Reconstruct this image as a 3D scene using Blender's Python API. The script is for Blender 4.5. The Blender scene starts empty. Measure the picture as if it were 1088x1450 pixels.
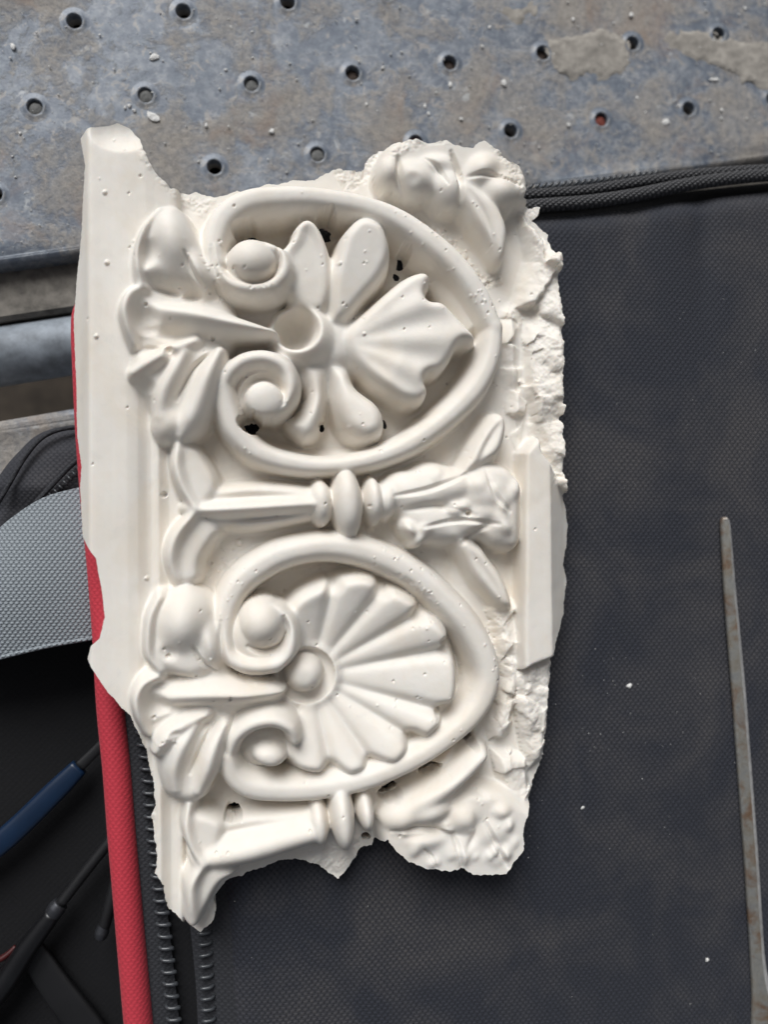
import bpy, math, random
import numpy as np
from mathutils import Vector
from mathutils.geometry import delaunay_2d_cdt

# ------------------------------------------------------------------ camera, sky, sun, exposure
S = 0.00018                 # metres per unit: everything below is laid out in units of 0.18 mm
FPX = 1089.0                # focal length in photograph pixels (phone main lens)
TILT = math.radians(9.4)    # the phone leans to the left, right side lies farther away
sc = bpy.context.scene
cam_d = bpy.data.cameras.new('camera'); cam = bpy.data.objects.new('camera', cam_d)
sc.collection.objects.link(cam); sc.camera = cam
CAM = np.array([-math.sin(TILT), 0, math.cos(TILT)]) * FPX
cam.location = CAM * S
cam.rotation_euler = (0, -TILT, 0)
cam_d.sensor_fit = 'VERTICAL'; cam_d.sensor_height = 36; cam_d.lens = FPX / 1450 * 36
cam_d.clip_start = 0.01; cam_d.clip_end = 50
cam_d.dof.use_dof = True; cam_d.dof.focus_distance = (FPX - 62) * S; cam_d.dof.aperture_fstop = 7.5

SUN_EL, SUN_AZ = math.radians(39), math.radians(-20)     # azimuth from +Y (image up), negative = left
world = bpy.data.worlds.new('World'); sc.world = world; world.use_nodes = True
wn = world.node_tree.nodes; wl = world.node_tree.links
sky = wn.new('ShaderNodeTexSky'); sky.sky_type = 'NISHITA'; sky.sun_disc = False
sky.sun_elevation = SUN_EL; sky.sun_rotation = SUN_AZ
sky.air_density = 1.0; sky.dust_density = 6.0; sky.ozone_density = 1.0
hs = wn.new('ShaderNodeHueSaturation'); hs.inputs['Saturation'].default_value = 0.3
wl.new(sky.outputs[0], hs.inputs['Color']); wl.new(hs.outputs[0], wn['Background'].inputs[0])
wn['Background'].inputs[1].default_value = 0.05
sun_d = bpy.data.lights.new('sun', 'SUN'); sun = bpy.data.objects.new('sun', sun_d); sc.collection.objects.link(sun)
sun_d.energy = 2.2; sun_d.angle = math.radians(34); sun_d.color = (0.965, 0.985, 1.0)
sun.location = (0, 0.3, 0.6)
sdir = Vector((math.sin(SUN_AZ) * math.cos(SUN_EL), math.cos(SUN_AZ) * math.cos(SUN_EL), math.sin(SUN_EL)))
sun.rotation_euler = sdir.to_track_quat('Z', 'Y').to_euler()
vs = sc.view_settings; vs.view_transform = 'Standard'; vs.look = 'None'; vs.exposure = 0.29; vs.gamma = 1.0
vs.use_curve_mapping = False
sc.cycles.max_bounces = 14; sc.cycles.diffuse_bounces = 9

rng = np.random.default_rng(7); random.seed(7)

# ------------------------------------------------------------------ helpers
R_ = np.array([math.cos(TILT), 0, math.sin(TILT)]); U_ = np.array([0, 1.0, 0]); F_ = np.array([math.sin(TILT), 0, -math.cos(TILT)])
def P(x, y, h=0.0):
    """a point of the photograph taken at height h -> (X, Y) in layout units"""
    d = (x - 544) * R_ + (725 - y) * U_ + FPX * F_
    l = (h - CAM[2]) / d[2]
    q = CAM + l * d
    return (q[0], q[1])
def PP(pts, h=0.0): return np.array([P(p[0], p[1], h if len(p) < 3 else p[2]) for p in pts])
def P3(x, y, h=0.0): return np.array([*P(x, y, h), h])

def mat(name): 
    m = bpy.data.materials.new(name); m.use_nodes = True
    return m, m.node_tree.nodes, m.node_tree.links, m.node_tree.nodes['Principled BSDF']
def new(n, t, **kw):
    o = n.new(t)
    for k, v in kw.items(): setattr(o, k, v)
    return o
def val(l, node, name, src):
    if hasattr(src, 'is_linked') or isinstance(src, bpy.types.NodeSocket): l.new(src, node.inputs[name])
    else: node.inputs[name].default_value = src
def noise(n, l, vec, scale, detail=4, rough=0.55, dist=0.0):
    t = n.new('ShaderNodeTexNoise'); t.inputs['Scale'].default_value = scale; t.inputs['Detail'].default_value = detail
    t.inputs['Roughness'].default_value = rough; t.inputs['Distortion'].default_value = dist
    l.new(vec, t.inputs['Vector']); return t.outputs['Fac']
def ramp(n, l, fac, stops):
    r = n.new('ShaderNodeValToRGB'); e = r.color_ramp.elements
    while len(e) < len(stops): e.new(0.5)
    for el, (p, c) in zip(e, stops):
        el.position = p; el.color = (*c, 1) if len(c) == 3 else c
    l.new(fac, r.inputs[0]); return r.outputs[0]
def mix(n, l, fac, a, b, mode='MIX'):
    m = n.new('ShaderNodeMix'); m.data_type = 'RGBA'; m.blend_type = mode
    for s, v in ((m.inputs[0], fac), (m.inputs[6], a), (m.inputs[7], b)):
        if isinstance(v, bpy.types.NodeSocket): l.new(v, s)
        else: s.default_value = v if isinstance(v, (int, float)) else (*v, 1)
    return m.outputs[2]
def mth(n, l, op, a, b=0.0, c=0.0, clamp=False):
    m = n.new('ShaderNodeMath'); m.operation = op; m.use_clamp = clamp
    for i, v in enumerate((a, b, c)):
        if isinstance(v, bpy.types.NodeSocket): l.new(v, m.inputs[i])
        else: m.inputs[i].default_value = v
    return m.outputs[0]
def bump(n, l, h, strength, dist, normal=None):
    b = n.new('ShaderNodeBump'); b.inputs['Strength'].default_value = strength; b.inputs['Distance'].default_value = dist
    l.new(h, b.inputs['Height'])
    if normal is not None: l.new(normal, b.inputs['Normal'])
    return b.outputs[0]
def coords(n, l):
    """object coordinates in layout units"""
    t = n.new('ShaderNodeTexCoord'); v = n.new('ShaderNodeVectorMath'); v.operation = 'SCALE'
    l.new(t.outputs['Object'], v.inputs[0]); v.inputs['Scale'].default_value = 1 / S
    return v.outputs[0]

def link(name, me, m, parent=None):
    o = bpy.data.objects.new(name, me); sc.collection.objects.link(o)
    if m is not None and len(me.materials) == 0: me.materials.append(m)
    if parent is not None: o.parent = parent
    return o
def origin_of(o):
    p = np.zeros(3)
    while o is not None: p += np.array(o.location); o = o.parent
    return p
def mesh_obj(name, V, F, m, parent=None, smooth=True, loc=None, normals=None):
    """V in layout units (world); the mesh is stored relative to its own origin"""
    V = np.asarray(V, float) * S
    po = origin_of(parent)
    l0 = np.zeros(3) if (parent is not None and loc is None) else (V.mean(0) if loc is None else np.asarray(loc, float) * S - po)
    if parent is None and loc is None: l0[2] = V[:, 2].min()
    me = bpy.data.meshes.new(name)
    me.from_pydata((V - po - l0).tolist(), [], F if isinstance(F, list) else F.tolist())
    if smooth: me.polygons.foreach_set('use_smooth', np.ones(len(me.polygons), bool))
    if normals is not None: me.normals_split_custom_set_from_vertices(normals.tolist())
    me.update()
    o = link(name, me, m, parent); o.location = l0
    return o
def thing(name, label, cat, loc, group=None):
    o = bpy.data.objects.new(name, None); sc.collection.objects.link(o); o.empty_display_size = 0.01
    o.location = np.asarray(loc, float) * S
    return tag(o, label, cat, group)
def tag(o, label, cat=None, group=None, kind=None):
    if label: o['label'] = label
    if cat: o['category'] = cat
    if group: o['group'] = group
    if kind: o['kind'] = kind
    return o

def catmull(pts, n=8, closed=False):
    p = np.asarray(pts, float); N = len(p); out = []
    rg = range(N if closed else N - 1)
    for i in rg:
        if closed: a, b, c, d = p[(i - 1) % N], p[i], p[(i + 1) % N], p[(i + 2) % N]
        else: a, b, c, d = p[max(i - 1, 0)], p[i], p[i + 1], p[min(i + 2, N - 1)]
        for t in np.arange(n) / n:
            out.append(.5 * (2 * b + (c - a) * t + (2 * a - 5 * b + 4 * c - d) * t * t + (3 * b - a - 3 * c + d) * t ** 3))
    if not closed: out.append(p[-1])
    return np.array(out)

def sweep(path, radii, seg=12, cap=True, flat=1.0, power=2.0):
    """tube along a 3-D path (layout units); radii per point; flat squeezes the section in z"""
    path = np.asarray(path, float); n = len(path)
    radii = np.broadcast_to(np.asarray(radii, float), (n,))
    T = np.gradient(path, axis=0); T /= np.linalg.norm(T, axis=1)[:, None] + 1e-9
    V, F = [], []
    for i in range(n):
        up = np.array([0, 0, 1.0]) if abs(T[i][2]) < .95 else np.array([0, 1.0, 0])
        s = np.cross(T[i], up); s /= np.linalg.norm(s); u = np.cross(s, T[i])
        for k in range(seg):
            a = 2 * math.pi * k / seg; ca, sa = math.cos(a), math.sin(a)
            ca = math.copysign(abs(ca) ** (2 / power), ca); sa = math.copysign(abs(sa) ** (2 / power), sa)
            V.append(path[i] + radii[i] * (ca * s + sa * u * flat))
    for i in range(n - 1):
        for k in range(seg):
            a, b = i * seg + k, i * seg + (k + 1) % seg
            F.append([a, b, b + seg, a + seg])
    if cap:
        F.append(list(range(seg))[::-1]); F.append([(n - 1) * seg + k for k in range(seg)])
    return np.array(V), F

def box(x0, x1, y0, y1, z0, z1):
    V = np.array([[x, y, z] for z in (z0, z1) for y in (y0, y1) for x in (x0, x1)], float)
    F = [[0, 2, 3, 1], [4, 5, 7, 6], [0, 1, 5, 4], [2, 6, 7, 3], [0, 4, 6, 2], [1, 3, 7, 5]]
    return V, F

def grid_noise(shape, cell, seed, oct=4, gain=.5):
    """fractal value noise on a pixel grid, roughly -1..1"""
    r = np.random.default_rng(seed); out = np.zeros(shape); amp = 1.0; tot = 0
    for o in range(oct):
        c = max(cell / 2 ** o, 1.0)
        ny, nx = int(shape[0] / c) + 4, int(shape[1] / c) + 4
        g = r.uniform(-1, 1, (ny, nx))
        yy = np.arange(shape[0]) / c; xx = np.arange(shape[1]) / c
        iy = yy.astype(int); ix = xx.astype(int); fy = yy - iy; fx = xx - ix
        fy = fy * fy * (3 - 2 * fy); fx = fx * fx * (3 - 2 * fx)
        a = g[iy][:, ix] * (1 - fx) + g[iy][:, ix + 1] * fx
        b = g[iy + 1][:, ix] * (1 - fx) + g[iy + 1][:, ix + 1] * fx
        out += amp * (a * (1 - fy)[:, None] + b * fy[:, None]); tot += amp; amp *= gain
    return out / tot * 1.6
def blur(a, r):
    """three box blurs ~ gaussian, radius r in cells"""
    r = int(r)
    if r < 1: return a
    for _ in range(3):
        for ax in (0, 1):
            p = np.pad(a, [(r + 1, r) if k == ax else (0, 0) for k in (0, 1)], mode='edge')
            c = np.cumsum(p, axis=ax)
            n = a.shape[ax]
            hi = np.take(c, np.arange(2 * r + 1, 2 * r + 1 + n), axis=ax); lo = np.take(c, np.arange(0, n), axis=ax)
            a = (hi - lo) / (2 * r + 1)
    return a

def poly_sdf(px, py, poly):
    """signed distance, positive inside"""
    d = np.full(px.shape, 1e18); ins = np.zeros(px.shape, bool); n = len(poly)
    for i in range(n):
        ax, ay = poly[i]; bx, by = poly[(i + 1) % n]
        ex, ey = bx - ax, by - ay; wx, wy = px - ax, py - ay
        t = np.clip((wx * ex + wy * ey) / (ex * ex + ey * ey + 1e-12), 0, 1)
        d = np.minimum(d, (wx - ex * t) ** 2 + (wy - ey * t) ** 2)
        if ay != by:
            ins ^= ((ay > py) != (by > py)) & (px < ex * (py - ay) / (by - ay) + ax)
    d = np.sqrt(d)
    return np.where(ins, d, -d)

# ------------------------------------------------------------------ materials
def m_plaster():
    m, n, l, b = mat('plaster'); v = coords(n, l)
    big = noise(n, l, v, 0.012, 3); fine = noise(n, l, v, 0.35, 4, .6); mid = noise(n, l, v, 0.06, 4)
    c = ramp(n, l, big, [(.3, (.745, .695, .625)), (.7, (.775, .74, .685))])
    c = mix(n, l, mth(n, l, 'MULTIPLY', ramp(n, l, mid, [(.5, (0, 0, 0)), (.8, (1, 1, 1))]), .25), c, (.70, .64, .56))
    st = ramp(n, l, noise(n, l, v, .009, 6, .62, .8), [(.52, (0, 0, 0)), (.66, (1, 1, 1))])
    c = mix(n, l, mth(n, l, 'MULTIPLY', st, .35), c, (.70, .615, .50))
    gd = ramp(n, l, noise(n, l, v, .03, 7, .7, .4), [(.55, (0, 0, 0)), (.72, (1, 1, 1))])
    c = mix(n, l, mth(n, l, 'MULTIPLY', gd, .3), c, (.60, .585, .56))
    l.new(c, b.inputs['Base Color']); b.inputs['Roughness'].default_value = .62
    b.inputs['Specular IOR Level'].default_value = .35
    h = mth(n, l, 'ADD', mth(n, l, 'MULTIPLY', fine, .5), mid)
    h = mth(n, l, 'ADD', h, mth(n, l, 'MULTIPLY', noise(n, l, v, .9, 3, .7), .5))
    l.new(bump(n, l, h, .16, 1.2 * S), b.inputs['Normal'])
    b.inputs['Subsurface Weight'].default_value = .18; b.inputs['Subsurface Radius'].default_value = (1.0, .62, .38); b.inputs['Subsurface Scale'].default_value = 9 * S
    return m
def m_plain(name, col, rough=.6, metal=0.0, bs=0.0, scale=.2, var=.25, spec=.5):
    m, n, l, b = mat(name); v = coords(n, l)
    f = noise(n, l, v, scale, 5, .6)
    d = tuple(c * (1 - var) for c in col); u = tuple(min(1, c * (1 + var)) for c in col)
    l.new(ramp(n, l, f, [(.3, d), (.7, u)]), b.inputs['Base Color'])
    b.inputs['Roughness'].default_value = rough; b.inputs['Metallic'].default_value = metal
    b.inputs['Specular IOR Level'].default_value = spec
    if bs: l.new(bump(n, l, f, bs, 2 * S), b.inputs['Normal'])
    return m
def weave(n, l, vec, pu, pv, warp=0.0, warp_scale=.02):
    """thread height field of a plain weave: rows of short floats, each row shifted half a thread"""
    if warp:
        t = n.new('ShaderNodeTexNoise'); t.inputs['Scale'].default_value = warp_scale; t.inputs['Detail'].default_value = 2
        l.new(vec, t.inputs['Vector'])
        s = n.new('ShaderNodeVectorMath'); s.operation = 'MULTIPLY_ADD'
        l.new(t.outputs['Color'], s.inputs[0]); s.inputs[1].default_value = (warp, warp, 0); l.new(vec, s.inputs[2]); vec = s.outputs[0]
    x = n.new('ShaderNodeSeparateXYZ'); l.new(vec, x.inputs[0])
    cu = mth(n, l, 'COSINE', mth(n, l, 'MULTIPLY', x.outputs['X'], 2 * math.pi / pu))
    cv = mth(n, l, 'COSINE', mth(n, l, 'MULTIPLY', x.outputs['Y'], 2 * math.pi / pv))
    h = mth(n, l, 'MULTIPLY_ADD', mth(n, l, 'MULTIPLY', cu, cv), .5, .5)
    h = mth(n, l, 'POWER', h, .55)
    rows_ = mth(n, l, 'ABSOLUTE', cv)
    return mth(n, l, 'MULTIPLY', h, mth(n, l, 'MULTIPLY_ADD', mth(n, l, 'POWER', rows_, .6), .45, .55)), None
def m_fabric(name, col, gap, pu, pv, warp=6.0, bstr=.8, bdist=2.0, dust=None, rough=.75, wscale=.02):
    m, n, l, b = mat(name); v = coords(n, l)
    h, row = weave(n, l, v, pu, pv, warp, wscale)
    fib = noise(n, l, v, .5, 3, .6)
    c = mix(n, l, ramp(n, l, h, [(.12, (0, 0, 0)), (.62, (1, 1, 1))]), gap, col)
    c = mix(n, l, mth(n, l, 'MULTIPLY', fib, .6), c, tuple(x * 1.7 for x in col))
    if dust:
        d1 = noise(n, l, v, .006, 4, .6, .4); d2 = noise(n, l, v, .25, 3, .7)
        f = mth(n, l, 'MULTIPLY', ramp(n, l, d1, [(.42, (0, 0, 0)), (.66, (1, 1, 1))]), mth(n, l, 'MULTIPLY', d2, h))
        c = mix(n, l, mth(n, l, 'MULTIPLY', f, .55), c, dust)
        sp = noise(n, l, v, .09, 6, .75)
        c = mix(n, l, mth(n, l, 'MULTIPLY', ramp(n, l, sp, [(.70, (0, 0, 0)), (.80, (1, 1, 1))]), .35), c, (.34, .33, .33))
    l.new(c, b.inputs['Base Color']); b.inputs['Roughness'].default_value = rough
    b.inputs['Specular IOR Level'].default_value = .3
    b.inputs['Sheen Weight'].default_value = .05; b.inputs['Sheen Roughness'].default_value = .5
    l.new(bump(n, l, h, bstr, bdist * S), b.inputs['Normal'])
    return m
def m_cord(name, col, pitch, gap):
    """braided cord: diagonal strands crossing"""
    m, n, l, b = mat(name); v = coords(n, l)
    x = n.new('ShaderNodeSeparateXYZ'); l.new(v, x.inputs[0])
    s = mth(n, l, 'ADD', x.outputs['X'], mth(n, l, 'MULTIPLY', x.outputs['Y'], 1.3))
    d = mth(n, l, 'SUBTRACT', x.outputs['X'], mth(n, l, 'MULTIPLY', x.outputs['Y'], 1.3))
    a = mth(n, l, 'ABSOLUTE', mth(n, l, 'SINE', mth(n, l, 'MULTIPLY', s, math.pi / pitch)))
    c_ = mth(n, l, 'ABSOLUTE', mth(n, l, 'SINE', mth(n, l, 'MULTIPLY', d, math.pi / pitch)))
    h = mth(n, l, 'MULTIPLY', a, c_)
    l.new(mix(n, l, h, gap, col), b.inputs['Base Color']); b.inputs['Roughness'].default_value = .6
    l.new(bump(n, l, h, .8, 2.5 * S), b.inputs['Normal'])
    return m
def m_deck():
    m, n, l, b = mat('galvanised_deck'); v = coords(n, l)
    nA = noise(n, l, v, .010, 8, .62, .5); nB = noise(n, l, v, .035, 7, .66, .3); nC = noise(n, l, v, .11, 6, .7); nD = noise(n, l, v, .35, 4, .7); nE = noise(n, l, v, .005, 5, .6, .8)
    zinc = ramp(n, l, nB, [(.30, (.085, .105, .14)), (.45, (.155, .18, .215)), (.58, (.225, .245, .275)), (.72, (.33, .34, .355))])
    zinc = mix(n, l, mth(n, l, 'MULTIPLY', ramp(n, l, nC, [(.42, (1, 1, 1)), (.55, (0, 0, 0))]), .55), zinc, (.09, .105, .14))
    s1 = mth(n, l, 'ADD', mth(n, l, 'MULTIPLY', nA, .5), mth(n, l, 'ADD', mth(n, l, 'MULTIPLY', nE, .3), mth(n, l, 'MULTIPLY', nC, .2)))
    df = ramp(n, l, s1, [(.475, (0, 0, 0)), (.525, (.6, .6, .6)), (.60, (1, 1, 1))])
    dirt = ramp(n, l, mth(n, l, 'ADD', mth(n, l, 'MULTIPLY', nD, .5), mth(n, l, 'MULTIPLY', nC, .5)), [(.32, (.17, .145, .12)), (.5, (.30, .27, .235)), (.68, (.42, .385, .34))])
    c = mix(n, l, mth(n, l, 'MULTIPLY', df, .85), zinc, dirt)
    s2 = ramp(n, l, noise(n, l, v, .045, 7, .7, .6), [(.56, (0, 0, 0)), (.61, (1, 1, 1))])
    c = mix(n, l, mth(n, l, 'MULTIPLY', s2, .55), c, (.36, .325, .285))
    rust = ramp(n, l, noise(n, l, v, .009, 6, .65, 1.0), [(.56, (0, 0, 0)), (.70, (1, 1, 1))])
    c = mix(n, l, mth(n, l, 'MULTIPLY', rust, .5), c, (.25, .18, .14))
    wh = ramp(n, l, noise(n, l, v, .022, 8, .72, .4), [(.62, (0, 0, 0)), (.67, (1, 1, 1))])
    c = mix(n, l, mth(n, l, 'MULTIPLY', wh, .55), c, (.50, .51, .51))
    dk = ramp(n, l, noise(n, l, v, .16, 5, .7), [(.66, (0, 0, 0)), (.72, (1, 1, 1))])
    c = mix(n, l, mth(n, l, 'MULTIPLY', dk, .75), c, (.07, .065, .06))
    l.new(c, b.inputs['Base Color'])
    b.inputs['Metallic'].default_value = .1
    l.new(ramp(n, l, df, [(0, (.45, .45, .45)), (1, (.88, .88, .88))]), b.inputs['Roughness'])
    h = mth(n, l, 'ADD', mth(n, l, 'MULTIPLY', df, 1.0), mth(n, l, 'ADD', mth(n, l, 'MULTIPLY', nD, .35), mth(n, l, 'MULTIPLY', mth(n, l, 'MULTIPLY', nC, df), .8)))
    l.new(bump(n, l, h, .35, 3 * S), b.inputs['Normal'])
    return m
MP = m_plaster()
M_PANEL = m_fabric('black_nylon_canvas', (.022, .024, .032), (.003, .003, .004), 8.6, 10.4, 6.0, .75, 1.8, dust=(.17, .15, .13))
M_PLAINFAB = m_fabric('shaded_black_lining', (.004, .004, .005), (.002, .002, .002), 10, 10, 4, .4, 1.0)  # black cloth, darkened further to put the compartment's shade into the colour
M_POUCH = m_fabric('charcoal_pouch', (.026, .027, .033), (.010, .010, .013), 8, 8, 4, .5, 1.2, dust=(.16, .15, .15))
M_WEB = m_fabric('grey_webbing', (.22, .245, .265), (.045, .05, .06), 7.0, 9.0, 1.0, .9, 2.4, rough=.65)
M_RED = m_fabric('red_binding', (.40, .032, .048), (.28, .02, .032), 8.0, 9.5, 1.0, .5, 1.2, rough=.7)
M_TAPE = m_fabric('black_tape', (.024, .025, .029), (.008, .008, .01), 9, 9, 1.0, .6, 1.5)
M_TOOTH = m_plain('black_nylon_tooth', (.05, .054, .06), .28, 0, 0, .1, .2)
M_CORD = m_cord('braided_black_cord', (.075, .075, .08), 9, (.010, .010, .012))
M_DECK = m_deck()
M_DIRT = m_plain('cement_dirt', (.29, .268, .238), .95, 0, .6, .05, .3)
M_GREYPLUG = m_plain('grey_dirt_plug', (.15, .15, .145), .95, 0, .5, .2, .3)
M_REDPLUG = m_plain('red_brown_plug', (.20, .05, .035), .9, 0, .4, .2, .3)
M_BROWNPLUG = m_plain('brown_plug', (.07, .05, .04), .9, 0, .4, .2, .3)
M_DARKSTEEL = m_plain('dirty_steel', (.17, .155, .135), .8, .1, .5, .05, .45)
M_PIPE = m_plain('galvanised_pipe', (.21, .235, .265), .62, .15, .3, .03, .4)
M_GROUND = m_plain('dark_ground', (.045, .035, .026), .95, 0, .5, .02, .4)

# ------------------------------------------------------------------ ground
g = 4000
V, F = box(-g, g, -g, g, -1010, -1000)
tag(mesh_obj('ground', V, F, M_GROUND, smooth=False), None, kind='structure')

# ------------------------------------------------------------------ scaffold planks, pipe, ledger
ZP = -150.0
def plank_frame():
    holesB = [(49, 152), (212, 138), (358, 123), (500, 106), (640, 95), (770, 78), (897, 64), (1018, 49)]
    a, b = np.array(P(49, 152, ZP)), np.array(P(1018, 49, ZP))
    u = (b - a) / 7
    return a, u
LA, LU = plank_frame()
LP = np.linalg.norm(LU); ud = LU / LP; vd = np.array([ud[1], -ud[0]])       # vd points down the picture
LR = (np.array(P(304, 237, ZP)) - LA) @ vd
EDGE = (np.array(P(400, 313.5, ZP)) - LA) @ vd                               # distance of the plank's edge
def plank(name, label, z, v0, v1, u0, u1, hole_rows, plugs, flange):
    root = thing(name, label, 'scaffold plank', (*(LA + ud * (u0 + u1) / 2 + vd * (v0 + v1) / 2), z - flange), 'perforated scaffold planks')
    W = lambda u, v, zz: np.array([*(LA + ud * u + vd * v), zz])
    rr, r2, K = 11.2, 22.0, 28
    holes = [(u, v) for (u, v) in hole_rows if u0 + 40 < u < u1 - 40 and v0 + 30 < v < v1 - 25]
    pts = [(u0, v0), (u1, v0), (u1, v1), (u0, v1)]; edges = [(0, 1), (1, 2), (2, 3), (3, 0)]
    for (u, v) in holes:
        s = len(pts)
        pts += [(u + r2 * math.cos(2 * math.pi * k / K), v + r2 * math.sin(2 * math.pi * k / K)) for k in range(K)]
        edges += [(s + k, s + (k + 1) % K) for k in range(K)]
    ha = np.array(holes) if holes else np.zeros((0, 2))
    for uu in np.arange(u0 + 20, u1 - 5, 22):
        for vv in np.arange(v0 + 15, v1 - 5, 22):
            if len(ha) == 0 or np.min(np.hypot(*(ha - (uu, vv)).T)) > r2 + 8: pts.append((uu, vv))
    vv_, _, ff, *_ = delaunay_2d_cdt([Vector(p) for p in pts], edges, [], 0, 1e-4)
    ff = [list(f) for f in ff]
    keep = []
    for f in ff:
        c = np.mean([np.array(vv_[i]) for i in f], axis=0)
        if u0 <= c[0] <= u1 and v0 <= c[1] <= v1 and (len(ha) == 0 or np.min(np.hypot(*(ha - c).T)) > r2 * .985): keep.append(f)
    q = np.array([[p.x, p.y] for p in vv_])
    edge = set()
    zz = z + 1.6 * np.sin(q[:, 0] * .013 + 1) * np.sin(q[:, 1] * .017)
    if len(ha):
        dmin = np.min(np.hypot(q[:, 0, None] - ha[:, 0], q[:, 1, None] - ha[:, 1]), axis=1); zz = np.where(dmin < r2 + 1, z, zz)
    zz[[0, 1, 2, 3]] = z
    Vd = np.array([W(a, b_, c) for (a, b_), c in zip(q, zz)])
    keep = [f[::-1] for f in keep]
    mesh_obj('deck', Vd, keep, M_DECK, root)
    # rolled front flange, a bend and a skirt
    prof = [(v1 - .5, z), (v1 + 5, z - 2), (v1 + 9, z - 8), (v1 + 10, z - 20), (v1 + 10, z - flange), (v1 - 20, z - flange)]
    us = np.linspace(u0, u1, 30); Vf = np.array([W(u, v, c) for u in us for (v, c) in prof]); n = len(prof)
    Ff = [[i * n + k, (i + 1) * n + k, (i + 1) * n + k + 1, i * n + k + 1] for i in range(29) for k in range(n - 1)]
    mesh_obj('flange', Vf, Ff, M_DECK, root)
    prof = [(v0 + .5, z), (v0 - 5, z - 2), (v0 - 9, z - 8), (v0 - 10, z - 20), (v0 - 10, z - flange)]; n = len(prof)
    Vf = np.array([W(u, v, c) for u in us for (v, c) in prof])
    Ff = [[i * n + k, i * n + k + 1, (i + 1) * n + k + 1, (i + 1) * n + k] for i in range(29) for k in range(n - 1)]
    mesh_obj('flange', Vf, Ff, M_DECK, root)
    # dimpled, punched hole rims share one mesh
    ring = [(r2, 0), (r2 - 3, .3), (r2 - 6, 1.1), (rr + 2.6, 2.0), (rr + 1.2, 2.0), (rr, 1.0), (rr - .2, -2), (rr - .3, -26)]
    Vr = np.array([[r * math.cos(2 * math.pi * k / K), r * math.sin(2 * math.pi * k / K), c] for r, c in ring for k in range(K)])
    Fr = [[i * K + k, i * K + (k + 1) % K, (i + 1) * K + (k + 1) % K, (i + 1) * K + k][::-1] for i in range(len(ring) - 1) for k in range(K)]
    bu = np.array([W(u0, v0 - 10, z - flange), W(u1, v0 - 10, z - flange), W(u1, v1 + 9, z - flange), W(u0, v1 + 9, z - flange)])
    mesh_obj('shade_plate', bu - (0, 0, 1), [[0, 1, 2, 3]], M_GROUND, root, smooth=False)  # added closing plate: blocks light from below so the holes stay dark
    rim = plug = None
    ro = origin_of(root)
    for (u, v) in holes:
        p = W(u, v, z)
        if rim is None:
            rim = mesh_obj('hole_rim', Vr + p, Fr, M_DECK, root, loc=p)
        else:
            c = rim.copy(); sc.collection.objects.link(c); c.location = p * S - ro
        for (pu, pv), (pm, depth) in plugs.items():
            if math.hypot(pu - u, pv - v) < 30:
                a = np.arange(K) * 2 * math.pi / K
                rad = [rr - .4, rr * .6, rr * .25]; hh = [-1.5, 1.2, 1.8]
                Vp = np.array([[r * math.cos(t), r * math.sin(t), c + random.uniform(-.7, .7)] for r, c in zip(rad, hh) for t in a]) + p + (0, 0, depth)
                Fp = [[i * K + k, i * K + (k + 1) % K, (i + 1) * K + (k + 1) % K, (i + 1) * K + k] for i in range(2) for k in range(K)] + [list(range(2 * K, 3 * K))]
                mesh_obj('dirt_plug', Vp, Fp, pm, root)
    return root
rows = [((k + (.5 if j % 2 else 0)) * LP, j * LR) for j in range(-2, 3) for k in range(-4, 12)]
def uv_of(x, y):
    d = np.array(P(x, y, ZP)) - LA
    return (d @ ud, d @ vd)
plugs = {uv_of(49, 152): (M_GREYPLUG, -3), uv_of(212, 138): (M_GREYPLUG, -2), uv_of(358, 123): (M_GREYPLUG, -4), uv_of(453, 222): (M_GREYPLUG, -2),
         uv_of(500, 106): (M_BROWNPLUG, -9), uv_of(640, 95): (M_BROWNPLUG, -9), uv_of(770, 78): (M_BROWNPLUG, -10), uv_of(852, 172): (M_REDPLUG, -5), uv_of(592, 199): (M_REDPLUG, -5)}
PLANK = plank('scaffold_plank', 'dirty galvanised scaffold plank punched with rows of dimpled holes, behind the plaster', ZP, -420, EDGE, -420, 1500, rows, plugs, 130)
V2 = (np.array(P(0, 604, ZP)) - LA) @ vd
plank('scaffold_plank', 'second galvanised scaffold plank, mostly hidden under the black tool bag', ZP, V2, V2 + 900, -420, 1500, [], {}, 130)

def patch(root, pts, h, seed):
    """thin crust of dried cement stuck to the plank"""
    pl = catmull(PP(pts, ZP), 8, True); r = np.random.default_rng(seed); pl = pl + r.normal(0, 1.2, pl.shape); c = 2.5
    x = np.arange(pl[:, 0].min() - c, pl[:, 0].max() + c, c); y = np.arange(pl[:, 1].min() - c, pl[:, 1].max() + c, c)
    A, B = np.meshgrid(x, y); d = poly_sdf(A, B, pl) + 9 * grid_noise(A.shape, 10, seed, 4, .7)
    q = d > -1.5; q = q[:-1, :-1] & q[1:, :-1] & q[:-1, 1:] & q[1:, 1:]
    z = ZP + h * np.clip(d / 9, -.6, 1) + 1.3 * grid_noise(A.shape, 8, seed + 1, 3) * np.clip(d / 8, 0, 1)
    j, k = np.nonzero(q); a = j * len(x) + k; f = np.stack([a, a + 1, a + len(x) + 1, a + len(x)], 1); u, inv = np.unique(f, return_inverse=True)
    mesh_obj('cement_patch', np.stack([A.ravel()[u], B.ravel()[u], z.ravel()[u]], 1), inv.reshape(-1, 4), M_DIRT, root)
patch(PLANK, [(788,56),(850,42),(884,58),(893,88),(884,112),(856,114),(838,106),(812,112),(790,96),(776,74)], 2.6, 31)
patch(PLANK, [(945,52),(990,44),(1040,58),(1110,66),(1110,128),(1060,116),(1016,98),(975,86),(950,70)], 2.2, 32)
patch(PLANK, [(708,8),(738,-4),(760,10),(748,28),(724,34)], 2.0, 34)
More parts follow.
